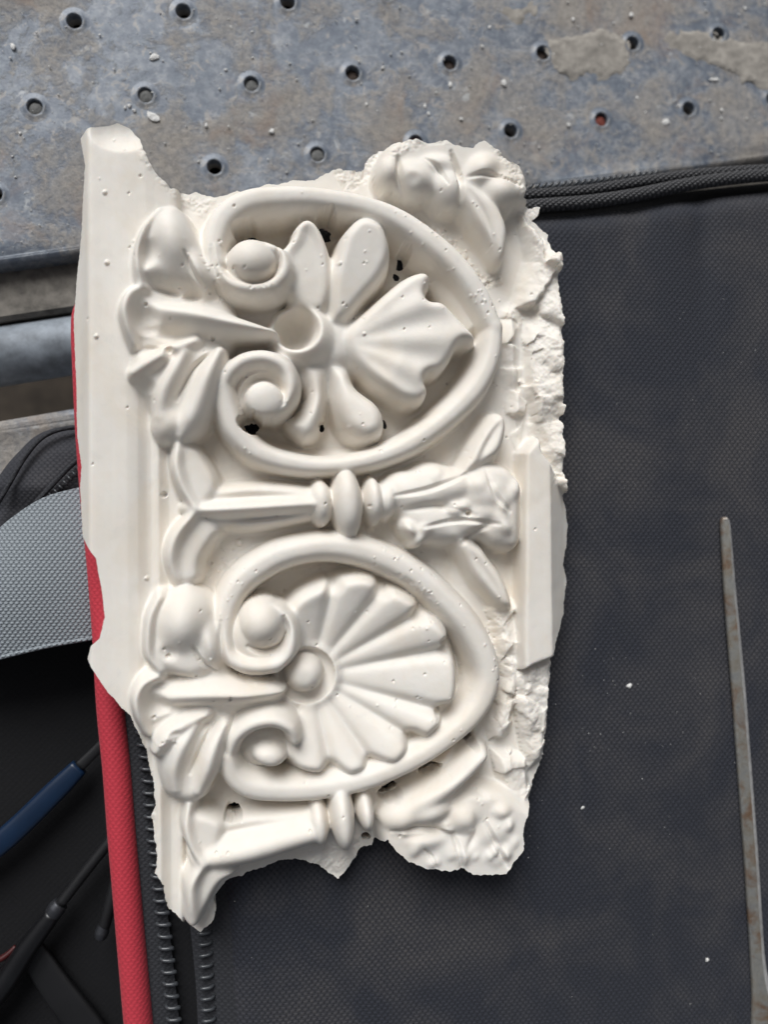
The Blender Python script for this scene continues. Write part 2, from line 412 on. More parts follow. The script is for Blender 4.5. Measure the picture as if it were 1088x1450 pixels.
def W(u, v, z): return np.array([*(LA + ud * u + vd * v), z])
ZB = -214.0
# pipe between the planks
pc = (np.array(P(0, 505, ZB)) - LA) @ vd
path = np.array([W(u, pc, ZB) for u in np.linspace(-500, 1500, 24)])
V, F = sweep(path, 46, 32)
tag(mesh_obj('scaffold_pipe', V, F, M_PIPE), 'round galvanised steel pipe running through the gap between the two planks', 'pipe')
# dirty channel rail just below the first plank's edge
r0 = (np.array(P(0, 365, -180)) - LA) @ vd; r1 = (np.array(P(0, 454, -180)) - LA) @ vd
pr = [(r0, -180), (r1 - 6, -180), (r1, -186), (r1, -275), (r1 - 12, -275), (r1 - 12, -195), (r0, -195)]
us = np.linspace(-500, 1500, 30); n = len(pr)
V = np.array([W(u, v, z + random.uniform(-.8, .8)) for u in us for (v, z) in pr])
F = [[i * n + k, (i + 1) * n + k, (i + 1) * n + (k + 1) % n, i * n + (k + 1) % n] for i in range(29) for k in range(n)]
tag(mesh_obj('scaffold_rail', V, F, M_DARKSTEEL, smooth=False), 'cement-stained steel rail below the edge of the perforated plank, beside the pipe', 'rail')

# ------------------------------------------------------------------ tool bag
BAG = thing('tool_bag', 'black nylon tool bag with red piping and open zip, lying under the plaster', 'tool bag', (0, 0, -140))
def sheet(name, poly, cell, zfun, m, edge_roll=10, depth=14, parent=BAG):
    """fabric sheet over an outline: grid snapped to the rim, rim rolled down"""
    poly = np.asarray(poly); x = np.arange(poly[:, 0].min() - cell, poly[:, 0].max() + cell, cell); y = np.arange(poly[:, 1].min() - cell, poly[:, 1].max() + cell, cell)
    A, B = np.meshgrid(x, y); d = poly_sdf(A, B, poly)
    ins = d > -cell * .5; q = ins[:-1, :-1] & ins[1:, :-1] & ins[:-1, 1:] & ins[1:, 1:]
    us = np.zeros(A.shape, int)
    for a, b in ((slice(None, -1), slice(None, -1)), (slice(1, None), slice(None, -1)), (slice(None, -1), slice(1, None)), (slice(1, None), slice(1, None))): us[a, b] += q
    gy_, gx_ = np.gradient(d, cell); gg = np.hypot(gx_, gy_) + 1e-6; bd = (us > 0) & (us < 4); mv = np.clip(d / gg, -cell, cell)
    A2 = np.where(bd, A - gx_ / gg * mv, A); B2 = np.where(bd, B - gy_ / gg * mv, B); d = np.where(bd, 0, d)
    z = zfun(A2, B2, d) - depth * np.clip(1 - d / edge_roll, 0, 1) ** 2
    nz = len(x); j, k = np.nonzero(q); a = j * nz + k; f = np.stack([a, a + 1, a + nz + 1, a + nz], 1)
    u, inv = np.unique(f, return_inverse=True)
    return mesh_obj(name, np.stack([A2.ravel()[u], B2.ravel()[u], z.ravel()[u]], 1), inv.reshape(-1, 4), m, parent)
outer = catmull(PP([(330,1640),(326,1480),(323,1400),(319,1320),(302,1200),(272,1050),(240,900),(226,760),(218,620),(212,470),(222,352),(340,326),(480,316),(640,307),(760,301),(850,296),(960,281),(1088,266),(1200,252),(1330,240),(1330,1000),(1330,1640)], 0), 4)
def panel_z(x, y, d):
    z = -3.0 + 1.2 * np.sin(x * .011 + y * .006) + 1.0 * np.sin(x * .004 - y * .013 + 1)
    cx, cy = P(1000, 330); z -= 7 * np.exp(-(((x - cx) / 22) ** 2 + ((y - cy + (x - cx) * .6) / 120) ** 2))     # slack folds near the rim
    cx, cy = P(905, 300); z -= 4 * np.exp(-(((x - cx) / 30) ** 2 + ((y - cy) / 50) ** 2))
    cx, cy = P(480, 1400); z -= 3 * np.exp(-(((x - cx + (y - cy) * .3) / 26) ** 2 + ((y - cy) / 160) ** 2))
    return z
pan = sheet('flap_panel', outer, 8.0, panel_z, M_PANEL, 30, 16)
# side of the flap and bag body below it, down to the plank
body = PP([(235,1640),(228,1480),(214,1300),(190,1100),(165,950),(140,800),(122,650),(118,470),(150,330),(330,305),(640,288),(760,280),(900,268),(1088,248),(1330,225),(1330,1640)], 0)
tops = np.column_stack([body, np.full(len(body), -34.0)]); bots = np.column_stack([body * .985, np.full(len(body), -146.0)])
V = np.vstack([tops, bots]); n = len(body)
F = [[i, (i + 1) % n, n + (i + 1) % n, n + i] for i in range(n)] + [list(range(n))[::-1]]
mesh_obj('body', V, F, M_PLAINFAB, BAG, smooth=False)
# braided cords and a zip along the top rim
cord = lambda pts, r, name, m: mesh_obj(name, *sweep(catmull(np.array([P3(*p) for p in pts]), 10), r, 16), m, BAG)
cord([(560,309,-6),(660,301,-6),(750,292,-6),(830,286,-6),(900,276,-5),(970,262,-4),(1040,252,-4),(1100,247,-4),(1250,238,-4)], 9.8, 'piping', M_CORD)
cord([(560,290,-16),(660,284,-16),(750,276,-16),(830,270,-16),(900,259,-15),(970,249,-14),(1040,243,-14),(1100,240,-14),(1250,232,-14)], 8.4, 'piping', M_CORD)
zp = catmull(np.array([P3(*p) for p in [(640,276,-14),(750,266,-14),(820,260,-16),(880,252,-20),(930,246,-26)]]), 30)
cum = np.concatenate([[0], np.cumsum(np.linalg.norm(np.diff(zp, axis=0), axis=1))])
tooth = None
for s in np.arange(100, cum[-1], 10.5):
    p = np.array([np.interp(s, cum, zp[:, k]) for k in range(3)])
    if tooth is None:
        Vt, Ft = sweep(np.array([[-5, -5, -3], [-1.5, -1, 2.5], [2.5, 3, 3], [5.5, 6, 0]]) + p, [1.6, 2.1, 2.1, 1.4], 8)
        tooth = mesh_obj('zip_tooth', Vt, Ft, M_TOOTH, BAG, loc=p)
    else:
        c = tooth.copy(); sc.collection.objects.link(c); c.location = p * S - origin_of(BAG); c.rotation_euler.z = .1 * random.uniform(-1, 1)
# red piping along the open rim
red = [(165,418,-34),(138,426,-28),(122,442,-24),(119,470,-22),(121,520,-21),(126,620,-21),(134,720,-21),(142,800,-21),(150,900,-21),(156,1000,-20),(165,1090,-20),(172,1180,-20),(180,1270,-20),(187,1350,-20),(196,1450,-20),(206,1560,-20)]
rp = catmull(np.array([P3(*p) for p in red]), 10)
V, F = sweep(rp, np.linspace(16.5, 19.5, len(rp)), 20)
mesh_obj('red_piping', V, F, M_RED, BAG)['label'] = 'red fabric piping along the open edge of the bag'
# zip tape and teeth of the open zip (bag side, then flap side)
def strip(name, left, right, m, nseg=8, bulge=0):
    A, B = catmull(np.array([P3(*p) for p in left]), 8), catmull(np.array([P3(*p) for p in right]), 8); n = len(A); V = []
    for a, b in zip(A, B):
        for t in np.linspace(0, 1, nseg): V.append(a + (b - a) * t + np.array([0, 0, bulge * math.sin(t * math.pi)]))
    F = [[i * nseg + k, i * nseg + k + 1, (i + 1) * nseg + k + 1, (i + 1) * nseg + k] for i in range(n - 1) for k in range(nseg - 1)]
    return mesh_obj(name, V, F, m, BAG)
strip('zip_tape', [(150,930,-20),(172,1050,-20),(185,1180,-20),(196,1300,-20),(210,1450,-20),(220,1560,-20)], [(186,930,-26),(212,1050,-26),(224,1180,-26),(238,1300,-26),(254,1450,-26),(264,1560,-26)], M_TAPE, 8, 3)
strip('zip_tape', [(258,1180,-30),(268,1300,-30),(276,1380,-30),(280,1450,-30),(284,1560,-30)], [(320,1180,-10),(330,1300,-10),(336,1380,-10),(340,1450,-10),(346,1560,-10)], M_TAPE, 8, 2)
def teeth(line, pitch, flip, size):
    z = catmull(np.array([P3(*p) for p in line]), 12); cum = np.concatenate([[0], np.cumsum(np.linalg.norm(np.diff(z, axis=0), axis=1))]); first = None
    for s in np.arange(4, cum[-1], pitch):
        p = np.array([np.interp(s, cum, z[:, k]) for k in range(3)])
        if first is None:
            pts = np.array([[-9, 1.5, -3], [-6, 1.0, 2], [-1, .4, 3.2], [5, 0, 3.2], [8.5, -.5, 1.6], [9.5, -3.5, -1.0]]) * [flip * size, size, size]
            Vt, Ft = sweep(catmull(pts, 2) + p, np.array([1.8, 2.2, 2.4, 2.4, 2.4, 2.5, 2.6, 2.7, 2.8, 2.6, 1.9]) * size, 8)
            first = mesh_obj('zip_tooth', Vt, Ft, M_TOOTH, BAG, loc=p)
        else:
            c = first.copy(); sc.collection.objects.link(c); c.location = p * S - origin_of(BAG); c.rotation_euler.z = random.uniform(-.06, .06)
teeth([(196,1000,-19),(204,1060,-19),(210,1110,-19),(216,1180,-19),(224,1250,-19),(233,1330,-19),(241,1400,-19),(248,1470,-19),(256,1540,-19)], 16.6, 1, 1.0)
teeth([(287,1270,-17),(291,1330,-17),(294,1400,-17),(297,1460,-17),(300,1540,-17)], 15.2, -1, .95)
# a row of stitches between piping and teeth
# open compartment on the left: lining with walls
lin = PP([(60,905),(136,905),(152,1010),(172,1200),(190,1380),(212,1640),(-400,1640),(-400,880)], -30)
n = len(lin); V = np.vstack([np.column_stack([lin, np.full(n, -30.0)]), np.column_stack([lin, np.full(n, -140.0)]), np.column_stack([lin * .99, np.full(n, -146.0)])])
F = [[i, (i + 1) % n, n + (i + 1) % n, n + i] for i in range(n)] + [list(range(2 * n, 3 * n))]
mesh_obj('lining', V, F, M_PLAINFAB, BAG, smooth=False)
# webbing strap
top = [(150,684,-32),(112,690,-26),(62,704,-24),(20,730,-27),(-20,764,-36),(-70,815,-56)]; bot = [(158,896,-36),(132,903,-30),(66,915,-28),(0,931,-32),(-50,945,-44),(-110,965,-66)]
strap = strip('strap', bot, top, M_WEB, 26, 12); strap['label'] = 'wide grey webbing strap of the bag'
Vb = catmull(np.array([P3(x, y, z - 1) for x, y, z in bot]), 8)
mesh_obj('strap_selvedge', *sweep(Vb, 3.0, 10), M_WEB, strap)
# side pouch with its seam and little zip
pouch = sheet('pouch', catmull(PP([(150,597),(112,598),(72,602),(42,614),(18,636),(-6,664),(-40,720),(-40,800),(60,790),(150,740)], -50), 6, True), 5.0,
   lambda x, y, d: -62 + 14 * np.clip(d / 40, 0, 1) ** .6 - 14 * np.clip((P(60, 690, -50)[1] - y) / 30, 0, 1) + 2 * np.sin(x * .06 - y * .05), M_POUCH, 14, 18)
def pcord(pts, r): return mesh_obj('seam', *sweep(catmull(np.array([P3(*p) for p in pts]), 8), r, 10), M_TAPE, pouch)
pcord([(140,606,-46),(96,606,-44),(62,618,-43),(36,646,-43),(10,690,-42),(-8,720,-42)], 3.2); pcord([(128,640,-36),(104,656,-36),(80,680,-36),(50,712,-36)], 3.4)
first = None
for i in range(9):
    x = 124 - i * 6.5; y = 652 + i * 6.2; p = P3(x, y, -34)
    if first is None:
        first = mesh_obj('zip_tooth', *(lambda v, f: (v + p, f))(*sweep(np.array([[-3, 3, -1], [0, 0, 1.5], [4, -4, 0]], float), [1.3, 1.6, 1.3], 6)), M_TOOTH, pouch, loc=p)
    else:
        c = first.copy(); sc.collection.objects.link(c); c.location = p * S - origin_of(pouch)
# ------------------------------------------------------------------ steel modelling tool on the bag
def m_steel():
    m, n, l, b = mat('worn_tool_steel'); v = coords(n, l)
    a = noise(n, l, v, .03, 5, .65, .5); c = noise(n, l, v, .25, 4, .6)
    col = ramp(n, l, a, [(.34, (.19, .20, .20)), (.48, (.26, .255, .23)), (.60, (.22, .19, .14)), (.70, (.22, .13, .08))])
    col = mix(n, l, mth(n, l, 'MULTIPLY', c, .5), col, (.46, .45, .43))
    ru = ramp(n, l, noise(n, l, v, .016, 5, .7, .6), [(.50, (0, 0, 0)), (.62, (1, 1, 1))])
    col = mix(n, l, mth(n, l, 'MULTIPLY', ru, .75), col, (.20, .105, .05))
    l.new(col, b.inputs['Base Color']); b.inputs['Metallic'].default_value = .6
    l.new(ramp(n, l, c, [(.3, (.35, .35, .35)), (.7, (.62, .62, .62))]), b.inputs['Roughness'])
    l.new(bump(n, l, c, .25, 1.2 * S), b.inputs['Normal']); return m
M_STEEL = m_steel()
cl_ = catmull(np.array([(*P(x, y, 6), w) for x, y, w in [(1028.5,732,3.2),(1029,736,6.2),(1030,745,7.8),(1031.5,765,8.4),(1036,830,9.6),(1042,900,10.6),(1049,980,11.2),(1055,1060,11.4),(1061,1140,11.6),(1067,1220,11.6),(1072,1300,11.6),(1076,1360,12),(1080,1395,15),(1086,1425,22),(1093,1470,31),(1100,1530,36)]]), 6)
sec = [(-1.0, .3), (-.96, 3.4), (-.78, 5.4), (-.30, 6.6), (.22, 7.6), (.34, 7.9), (.50, 6.8), (.92, 4.2), (1.0, 3.0), (1.0, .3)]
T = np.gradient(cl_[:, :2], axis=0); T /= np.linalg.norm(T, axis=1)[:, None]; Nn = np.column_stack([-T[:, 1], T[:, 0]])
n = len(sec); V = []
for i, (p, nn) in enumerate(zip(cl_, Nn)):
    f = min(1, .5 + i / 10)
    for (a, z) in sec: V.append((p[0] + nn[0] * a * p[2], p[1] + nn[1] * a * p[2], z * f + .3))
F = [[i * n + k, i * n + (k + 1) % n, (i + 1) * n + (k + 1) % n, (i + 1) * n + k] for i in range(len(cl_) - 1) for k in range(n)] + [list(range(n))[::-1], list(range((len(cl_) - 1) * n, len(cl_) * n))]
M_BEV = m_plain('highlight_bevel', (.52, .51, .50), .42, .35, .15, .08, .25)  # lighter steel colour paints a highlight onto the bevel facet
o = mesh_obj('modelling_tool', V, F, M_STEEL); o.data.materials.append(M_BEV)
o.data.polygons.foreach_set('material_index', np.array([1 if (i < (len(cl_) - 1) * n and i % n in (5, 6, 7) and i > 60) else 0 for i in range(len(F))], dtype=np.int32)); tag(o, 'slender worn steel modelling tool lying on the black fabric', 'tool')
o.data.polygons.foreach_set('use_smooth', np.ones(len(o.data.polygons), bool))
o.data.set_sharp_from_angle(angle=math.radians(28))
# ------------------------------------------------------------------ tools inside the open compartment
M_BLUE = m_plain('shaded_blue_plastic', (.003, .015, .042), .4, 0, 0, .02, .15); M_BLACKPL = m_plain('shaded_black_plastic', (.006, .006, .007), .35, 0, 0, .02, .2)  # tool colours darkened to paint in the deep shadow inside the bag
M_CHROME = m_plain('shaded_chrome', (.06, .062, .07), .45, .7, 0, .05, .15); M_GREYPL = m_plain('shaded_grey_plastic', (.008, .008, .009), .5, 0, 0, .03, .2); M_REDPL = m_plain('shaded_red_plastic', (.05, .005, .005), .45, 0, 0, .03, .2)
def rod(path, radii, m, parent=None, name='shaft', flat=1.0, power=2.0): return mesh_obj(name, *sweep(catmull(np.array([P3(*p) for p in path]), 6), radii, 16, flat=flat, power=power), m, parent)
def rr(*a): 
    n = 6 * (len(a) - 1) + 1
    return np.interp(np.linspace(0, len(a) - 1, n), range(len(a)), a)
ZT = -110
t = thing('chisel', 'blue handled flat tool inside the open bag', 'tool', P3(60, 1120, ZT - 20)); 
rod([(-60,1240,ZT),(10,1185,ZT),(80,1118,ZT),(112,1086,ZT)], rr(17,17,16,13), M_BLUE, t, 'handle', .6, 3); rod([(112,1086,ZT),(140,1058,ZT),(165,1030,ZT)], rr(8,7,7), M_GREYPL, t, 'blade', .35)
t = thing('screwdriver', 'black handled screwdriver with a steel collar inside the open bag', 'tool', P3(60, 1320, ZT - 20))
rod([(-60,1470,ZT),(0,1400,ZT),(40,1340,ZT),(76,1292,ZT)], rr(19,17,15,12), M_BLACKPL, t, 'handle'); rod([(74,1295,ZT),(80,1286,ZT),(86,1279,ZT)], rr(12,13,11), M_CHROME, t, 'collar'); rod([(86,1279,ZT),(120,1235,ZT),(160,1185,ZT)], rr(8,8,8), M_GREYPL, t, 'shaft')
t = thing('punch', 'dark rod with a round steel tip beside the red piping inside the bag', 'tool', P3(150, 1300, ZT - 16))
rod([(166,1240,ZT+18),(156,1280,ZT+18),(147,1312,ZT+18)], rr(8,9,8.5), M_GREYPL, t, 'shaft'); rod([(148,1308,ZT+18),(144,1320,ZT+18),(142,1328,ZT+18),(141,1331,ZT+18)], rr(8,10,8,2), M_CHROME, t, 'tip')
o = rod([(40,1340,ZT-18),(80,1400,ZT-18),(125,1460,ZT-18),(170,1530,ZT-18)], rr(18,22,24,26), M_GREYPL, None, 'flat_file', .25, 4); tag(o, 'flat dark grey file lying crosswise at the bottom of the bag', 'tool')
o = rod([(-30,1372,ZT-10),(4,1356,ZT-8),(22,1340,ZT-10)], rr(4,4.5,3), M_REDPL, None, 'pencil', 1.0); tag(o, 'thin red pencil end in the dark bag beside the screwdriver', 'pencil')
# ------------------------------------------------------------------ plaster fragment (sculpted relief)
STEP = 1.3
OUTL = [(114,197),(120,188),(139,180),(166,174),(183,182),(199,197),(205,219),(220,245),(242,267),(264,276),(279,274),(304,281),(337,272),(400,259),(440,256),
 (462,247),(477,237),(495,243),(512,243),(519,228),(536,213),(569,202),(580,197),(605,202),(631,198),(646,206),(672,210),(679,200),(686,199),(705,211),(723,230),
 (738,252),(743,278),(765,294),(760,307),(754,313),(775,333),(789,358),(791,399),(795,472),(798,564),(797,660),(797,705),(802,720),(804,742),(802,771),
 (797,800),(802,823),(798,867),(784,926),(780,948),(776,977),(767,1075),(752,1115),(745,1160),(741,1204),(727,1224),(718,1239),(672,1239),(657,1231),
 (602,1231),(576,1220),(558,1200),(550,1187),(532,1185),(526,1196),(512,1200),(506,1204),(495,1226),(479,1247),(462,1237),(448,1222),(433,1220),(403,1215),
 (374,1226),(334,1242),(319,1248),(301,1273),(306,1281),(302,1303),(284,1319),(275,1312),(260,1307),(242,1290),(238,1286),(231,1255),(220,1237),(221,1196),
 (214,1156),(220,1141),(214,1097),(207,1060),(199,1042),(190,1029),(185,1014),(153,981),(124,933),(128,915),(141,904),(148,874),(144,837),(135,790),(117,760),
 (113,690),(115,661),(109,617),(108,550),(104,454),(109,388),(115,336),(120,234)]
OUT = PP(OUTL, 26)
gx = np.arange(OUT[:, 0].min() - 16, OUT[:, 0].max() + 16, STEP); gy = np.arange(OUT[:, 1].min() - 16, OUT[:, 1].max() + 16, STEP)
X, Y = np.meshgrid(gx, gy); SH = X.shape

def window(pts, m):
    x0, x1 = pts[:, 0].min() - m, pts[:, 0].max() + m; y0, y1 = pts[:, 1].min() - m, pts[:, 1].max() + m
    i0, i1 = np.searchsorted(gx, x0), np.searchsorted(gx, x1); j0, j1 = np.searchsorted(gy, y0), np.searchsorted(gy, y1)
    return (slice(max(j0, 0), max(j1, 0)), slice(max(i0, 0), max(i1, 0)))
def path_field(pts, win):
    """pts: (x, y, halfwidth, height); returns distance, signed side, arc 0..1, halfwidth, height"""
    px, py = X[win], Y[win]
    best = np.full(px.shape, 1e18); side = np.zeros(px.shape); tt = np.zeros(px.shape); ww = np.ones(px.shape); hh = np.zeros(px.shape)
    seg = np.hypot(*np.diff(pts[:, :2], axis=0).T); cum = np.concatenate([[0], np.cumsum(seg)]); L = cum[-1]
    for i in range(len(pts) - 1):
        a, b = pts[i], pts[i + 1]; ex, ey = b[0] - a[0], b[1] - a[1]; wx, wy = px - a[0], py - a[1]
        t = np.clip((wx * ex + wy * ey) / (ex * ex + ey * ey + 1e-12), 0, 1)
        w = a[2] + (b[2] - a[2]) * t
        d2 = (wx - ex * t) ** 2 + (wy - ey * t) ** 2
        q = d2 / np.maximum(w, .5) ** 2
        m = q < best
        best = np.where(m, q, best); side = np.where(m, np.sign(ex * wy - ey * wx), side)
        tt = np.where(m, (cum[i] + t * seg[i]) / L, tt); ww = np.where(m, w, ww); hh = np.where(m, a[3] + (b[3] - a[3]) * t, hh)
    return np.sqrt(best), side, tt, ww, hh
H = np.full(SH, 30.0); LAB = np.zeros(SH, int); ROUGH = np.full(SH, .06)
PARTS = [('slab', None, None)]          # (name, parent index, label)
def part(name, parent=None, label=None): PARTS.append((name, parent, label)); return len(PARTS) - 1
def smax(a, b, k):
    h = np.clip(k - np.abs(a - b), 0, None) / k
    return np.maximum(a, b) + h * h * k * .25
def put(win, z, lab, k):
    cur = H[win]
    up = z > cur
    r = np.where(z > -500, smax(cur, z, k), cur)
    H[win] = r
    if lab is not None:
        s = LAB[win]; s[up] = lab; LAB[win] = s
def prof(r, p=2.0, q=.5): return np.clip(1 - np.clip(r, 0, 1) ** p, 0, 1) ** q
def chaikin(w, n):
    for _ in range(n):
        q = np.roll(w, -1, 0); w = np.stack([.75 * w + .25 * q, .25 * w + .75 * q], 1).reshape(-1, 2)
    return w
def tube(pts, lab, base=20, p=2.0, q=.5, k=3.0, n=8, fn=None, fat=1.0):
    """pts in photo px: (x, y, halfwidth, crest height)"""
    w = np.array([[*P(a[0], a[1], a[3]), a[2], a[3]] for a in pts]); w = catmull(w, n); w[:, 2] = np.maximum(w[:, 2] * fat, .6)
    win = window(w[:, :2], w[:, 2].max() + 3)
    r, s, t, ww, hh = path_field(w, win)
    z = base + (hh - base) * prof(r, p, q)
    if fn is not None: z = z + fn(r * s, t)
    put(win, np.where(r < 1, z, -1e3), lab, k)
def lump(pts, h, lab, edge=14, base=20, p=2.0, q=.5, k=3.0, smooth=6, fn=None):
    """rounded plateau over an outline traced at height h"""
    w = PP(pts, base + (h - base) * .6); w = (chaikin(w, -smooth) if smooth < 0 else catmull(w, smooth, True)) if smooth else w
    win = window(w, 3)
    d = poly_sdf(X[win], Y[win], w)
    z = base + (h - base) * prof(1 - np.clip(d / edge, 0, 1), p, q)
    if fn is not None: z = z + fn(X[win], Y[win], d)
    put(win, np.where(d > 0, z, -1e3), lab, k)
def dome(x, y, a, b, ang, h, lab, base=20, p=2.0, q=.5, k=3.0, fn=None):
    cx, cy = P(x, y, h); c, s = math.cos(math.radians(-ang)), math.sin(math.radians(-ang)); m = max(a, b) + 2
    win = window(np.array([[cx - m, cy - m], [cx + m, cy + m]]), 0)
    dx, dy = X[win] - cx, Y[win] - cy; u = (dx * c + dy * s) / a; v = (-dx * s + dy * c) / b; r = np.hypot(u, v)
    z = base + (h - base) * prof(r, p, q)
    if fn is not None: z = z + fn(u, v)
    put(win, np.where(r < 1, z, -1e3), lab, k)
def groove(pts, depth, n=8, sharp=1.0):
    """crease along (x, y, halfwidth, height) cut into what is there"""
    w = np.array([[*P(a[0], a[1], a[3]), a[2], a[3]] for a in pts]); w = catmull(w, n)
    win = window(w[:, :2], w[:, 2].max() + 2)
    r, s, t, ww, hh = path_field(w, win)
    H[win] -= depth * np.clip(1 - r, 0, 1) ** sharp * np.sin(np.clip(t, 0.02, .98) * math.pi) ** .4
def dent(x, y, a, b, ang, h, depth, pw=1.5):
    cx, cy = P(x, y, h); c, s = math.cos(math.radians(-ang)), math.sin(math.radians(-ang)); m = max(a, b) + 2
    win = window(np.array([[cx - m, cy - m], [cx + m, cy + m]]), 0)
    dx, dy = X[win] - cx, Y[win] - cy; r = np.hypot((dx * c + dy * s) / a, (-dx * s + dy * c) / b)
    H[win] -= depth * np.clip(1 - r * r, 0, 1) ** pw
def floor_to(pts, h, edge=8, lab=None):
    w = catmull(PP(pts, h), 6, True); win = window(w, 2); d = poly_sdf(X[win], Y[win], w)
    f = np.clip(d / edge, 0, 1); f = f * f * (3 - 2 * f)
    H[win] = np.where(d > 0, H[win] * (1 - f) + h * f, H[win])
def roughen(pts, amp, edge=10, h=40):
    w = PP(pts, h); win = window(w, 2); d = poly_sdf(X[win], Y[win], w)
    ROUGH[win] = np.maximum(ROUGH[win], amp * np.clip(d / edge, 0, 1))

nz_big = grid_noise(SH, 60 / STEP, 11, 3); nz_mid = grid_noise(SH, 22 / STEP, 12, 4, .6); nz_fine = grid_noise(SH, 7 / STEP, 13, 3, .65)

# --- left fillet: a flat band, a shallow groove, a small bead, then the field
fil = part('border_fillet')
ux = lambda x, y, h: P(x, y, h)[0]
def xline(x0, y0, x1, y1, h):
    a, b = P(x0, y0, h), P(x1, y1, h)
    return a[0] + (b[0] - a[0]) * (Y - a[1]) / (b[1] - a[1])
xe = xline(126, 200, 128, 760, 62); xb = xline(221, 650, 222, 800, 54)
u = X - xe; t = X - xb
band = np.where(t < -16, 62 - 1.5 * np.clip(u / 90, 0, 1), 0)
zz = np.interp(t, [-400, -34, -22, -12, -6, -1, 3, 8, 14, 60], [62, 61, 58, 51, 49, 53, 54, 49, 44, 42])
up_ = np.clip((Y - P(222, 470, 54)[1]) / 60, 0, 1)
zz = zz * (1 - up_) + up_ * np.interp(t, [-400, -40, -10, 20, 40], [62, 61, 58, 50, 40])
m = t < 30
H = np.where(m, np.maximum(H, zz), H); LAB = np.where(t < 14, fil, LAB)
side = 62 + np.minimum(u, 0) * 1.62 - .12 * np.clip(4 - np.abs(u), 0, 4) ** 2
H = np.where(u < 5, np.minimum(H, np.maximum(side, 2)), H)

# --- the two oval recesses
floor_to([(318,330),(360,300),(430,285),(520,295),(600,335),(650,395),(690,470),(660,560),(590,620),(510,645),(420,645),(350,620),(330,560),(400,480)], 3, 16)
floor_to([(330,860),(370,810),(450,785),(540,795),(620,850),(670,930),(665,1000),(600,1060),(510,1095),(420,1105),(340,1090),(330,1000)], 8, 16)

# --- scroll bands with volutes
sb1 = part('scroll_band', None, 'upper scroll band framing the open flower')
tube([(306,372,17,80),(303,345,20,78),(318,306,22,77),(352,284,22,77),(400,278,21,76),(450,279,20,75),(510,289,20,74),(562,308,21,74),(608,339,22,75),(648,375,22,75),(680,419,21,75),(701,462,17,74)], sb1, 2, 3.0, .5, fat=1.14)
tube([(702,462,17,74),(696,506,19,75),(674,550,20,75),(632,592,19,75),(580,629,18,74),(520,652,16,73),(460,660,15,73),(410,655,17,75),(365,640,19,77),(335,612,20,79),(321,578,19,80),(318,548,14,82)], sb1, 2, 3.0, .5, fat=1.14)
# inner lower fillet of the band, a broad slope
tube([(560,330,18,44),(610,372,20,46),(640,412,20,48),(668,462,14,50)], sb1, 20, 1.6, .8)
def volute(pts, lab): tube(pts, lab, 10, 2.4, .5, 2.0)
vo = part('volute', sb1); bt = part('volute_button', sb1)
volute([(302,352,18,80),(306,382,18,83),(326,402,18,86),(356,408,18,88),(388,402,19,90),(403,382,18,90),(396,360,15,88),(380,350,10,86)], vo)
dome(368,377,44,42,0,82,vo,20,5,.5,3)
dome(358,366,35,33,15,100,bt,60,2.2,.6,3)
groove([(392,350,3,86),(395,368,5,88),(386,388,6,88),(366,398,6,88),(344,394,5,88),(332,382,3,86)], 15)
vo2 = part('volute', sb1); bt2 = part('volute_button', sb1)
volute([(316,572,14,78),(320,536,17,84),(344,512,18,88),(377,507,18,90),(404,521,18,90),(412,548,17,90),(402,574,14,88),(388,588,10,84)], vo2)
dome(374,552,42,42,0,72,vo2,20,5,.5,3)
groove([(350,585,4,82),(344,560,6,84),(356,540,7,84),(378,534,7,84),(398,548,6,84),(400,572,5,84)], 12)
dome(374,567,28,27,0,90,bt2,30,5,.5,1.5); dome(374,565,24,23,0,94,bt2,84,2,.5,2)

sb2 = part('scroll_band', None, 'lower scroll band framing the shell')
tube([(322,925,14,80),(317,895,17,80),(322,858,19,78),(343,822,21,77),(385,792,21,76),(430,778,20,75),(480,775,21,74),(535,788,22,74),(585,812,22,74),(628,848,22,74),(665,889,22,74),(689,935,22,74),(692,972,22,74),(671,1013,21,74),(628,1050,20,74),(575,1082,20,74),(515,1106,20,73),(455,1118,20,73),(400,1121,20,74),(355,1116,20,76),(330,1098,18,78),(324,1072,13,80)], sb2, 6, 3.0, .5, fat=1.14)
vo3 = part('volute', sb2); bt3 = part('volute_button', sb2)
volute([(318,895,16,80),(322,924,17,84),(340,940,18,87),(370,944,19,89),(400,936,19,90),(412,912,17,90),(410,884,15,89),(398,866,12,87),(384,857,8,84)], vo3)
dome(370,900,46,46,0,82,vo3,20,5,.5,3)
dome(371,885,33,35,0,101,bt3,50,2.2,.55,2.5)
groove([(402,872,3,86),(406,894,5,88),(396,914,6,88),(374,922,6,88),(352,915,4,86)], 16)
vo4 = part('volute', sb2); bt4 = part('volute_button', sb2)
volute([(326,1066,13,80),(334,1044,16,88),(356,1026,18,94),(386,1020,18,96),(410,1030,16,95),(418,1048,13,90)], vo4)
dome(376,1056,40,34,0,62,vo4,16,4,.5,3)
dome(382,1072,27,19,14,88,bt4,30,3,.5,1.5)

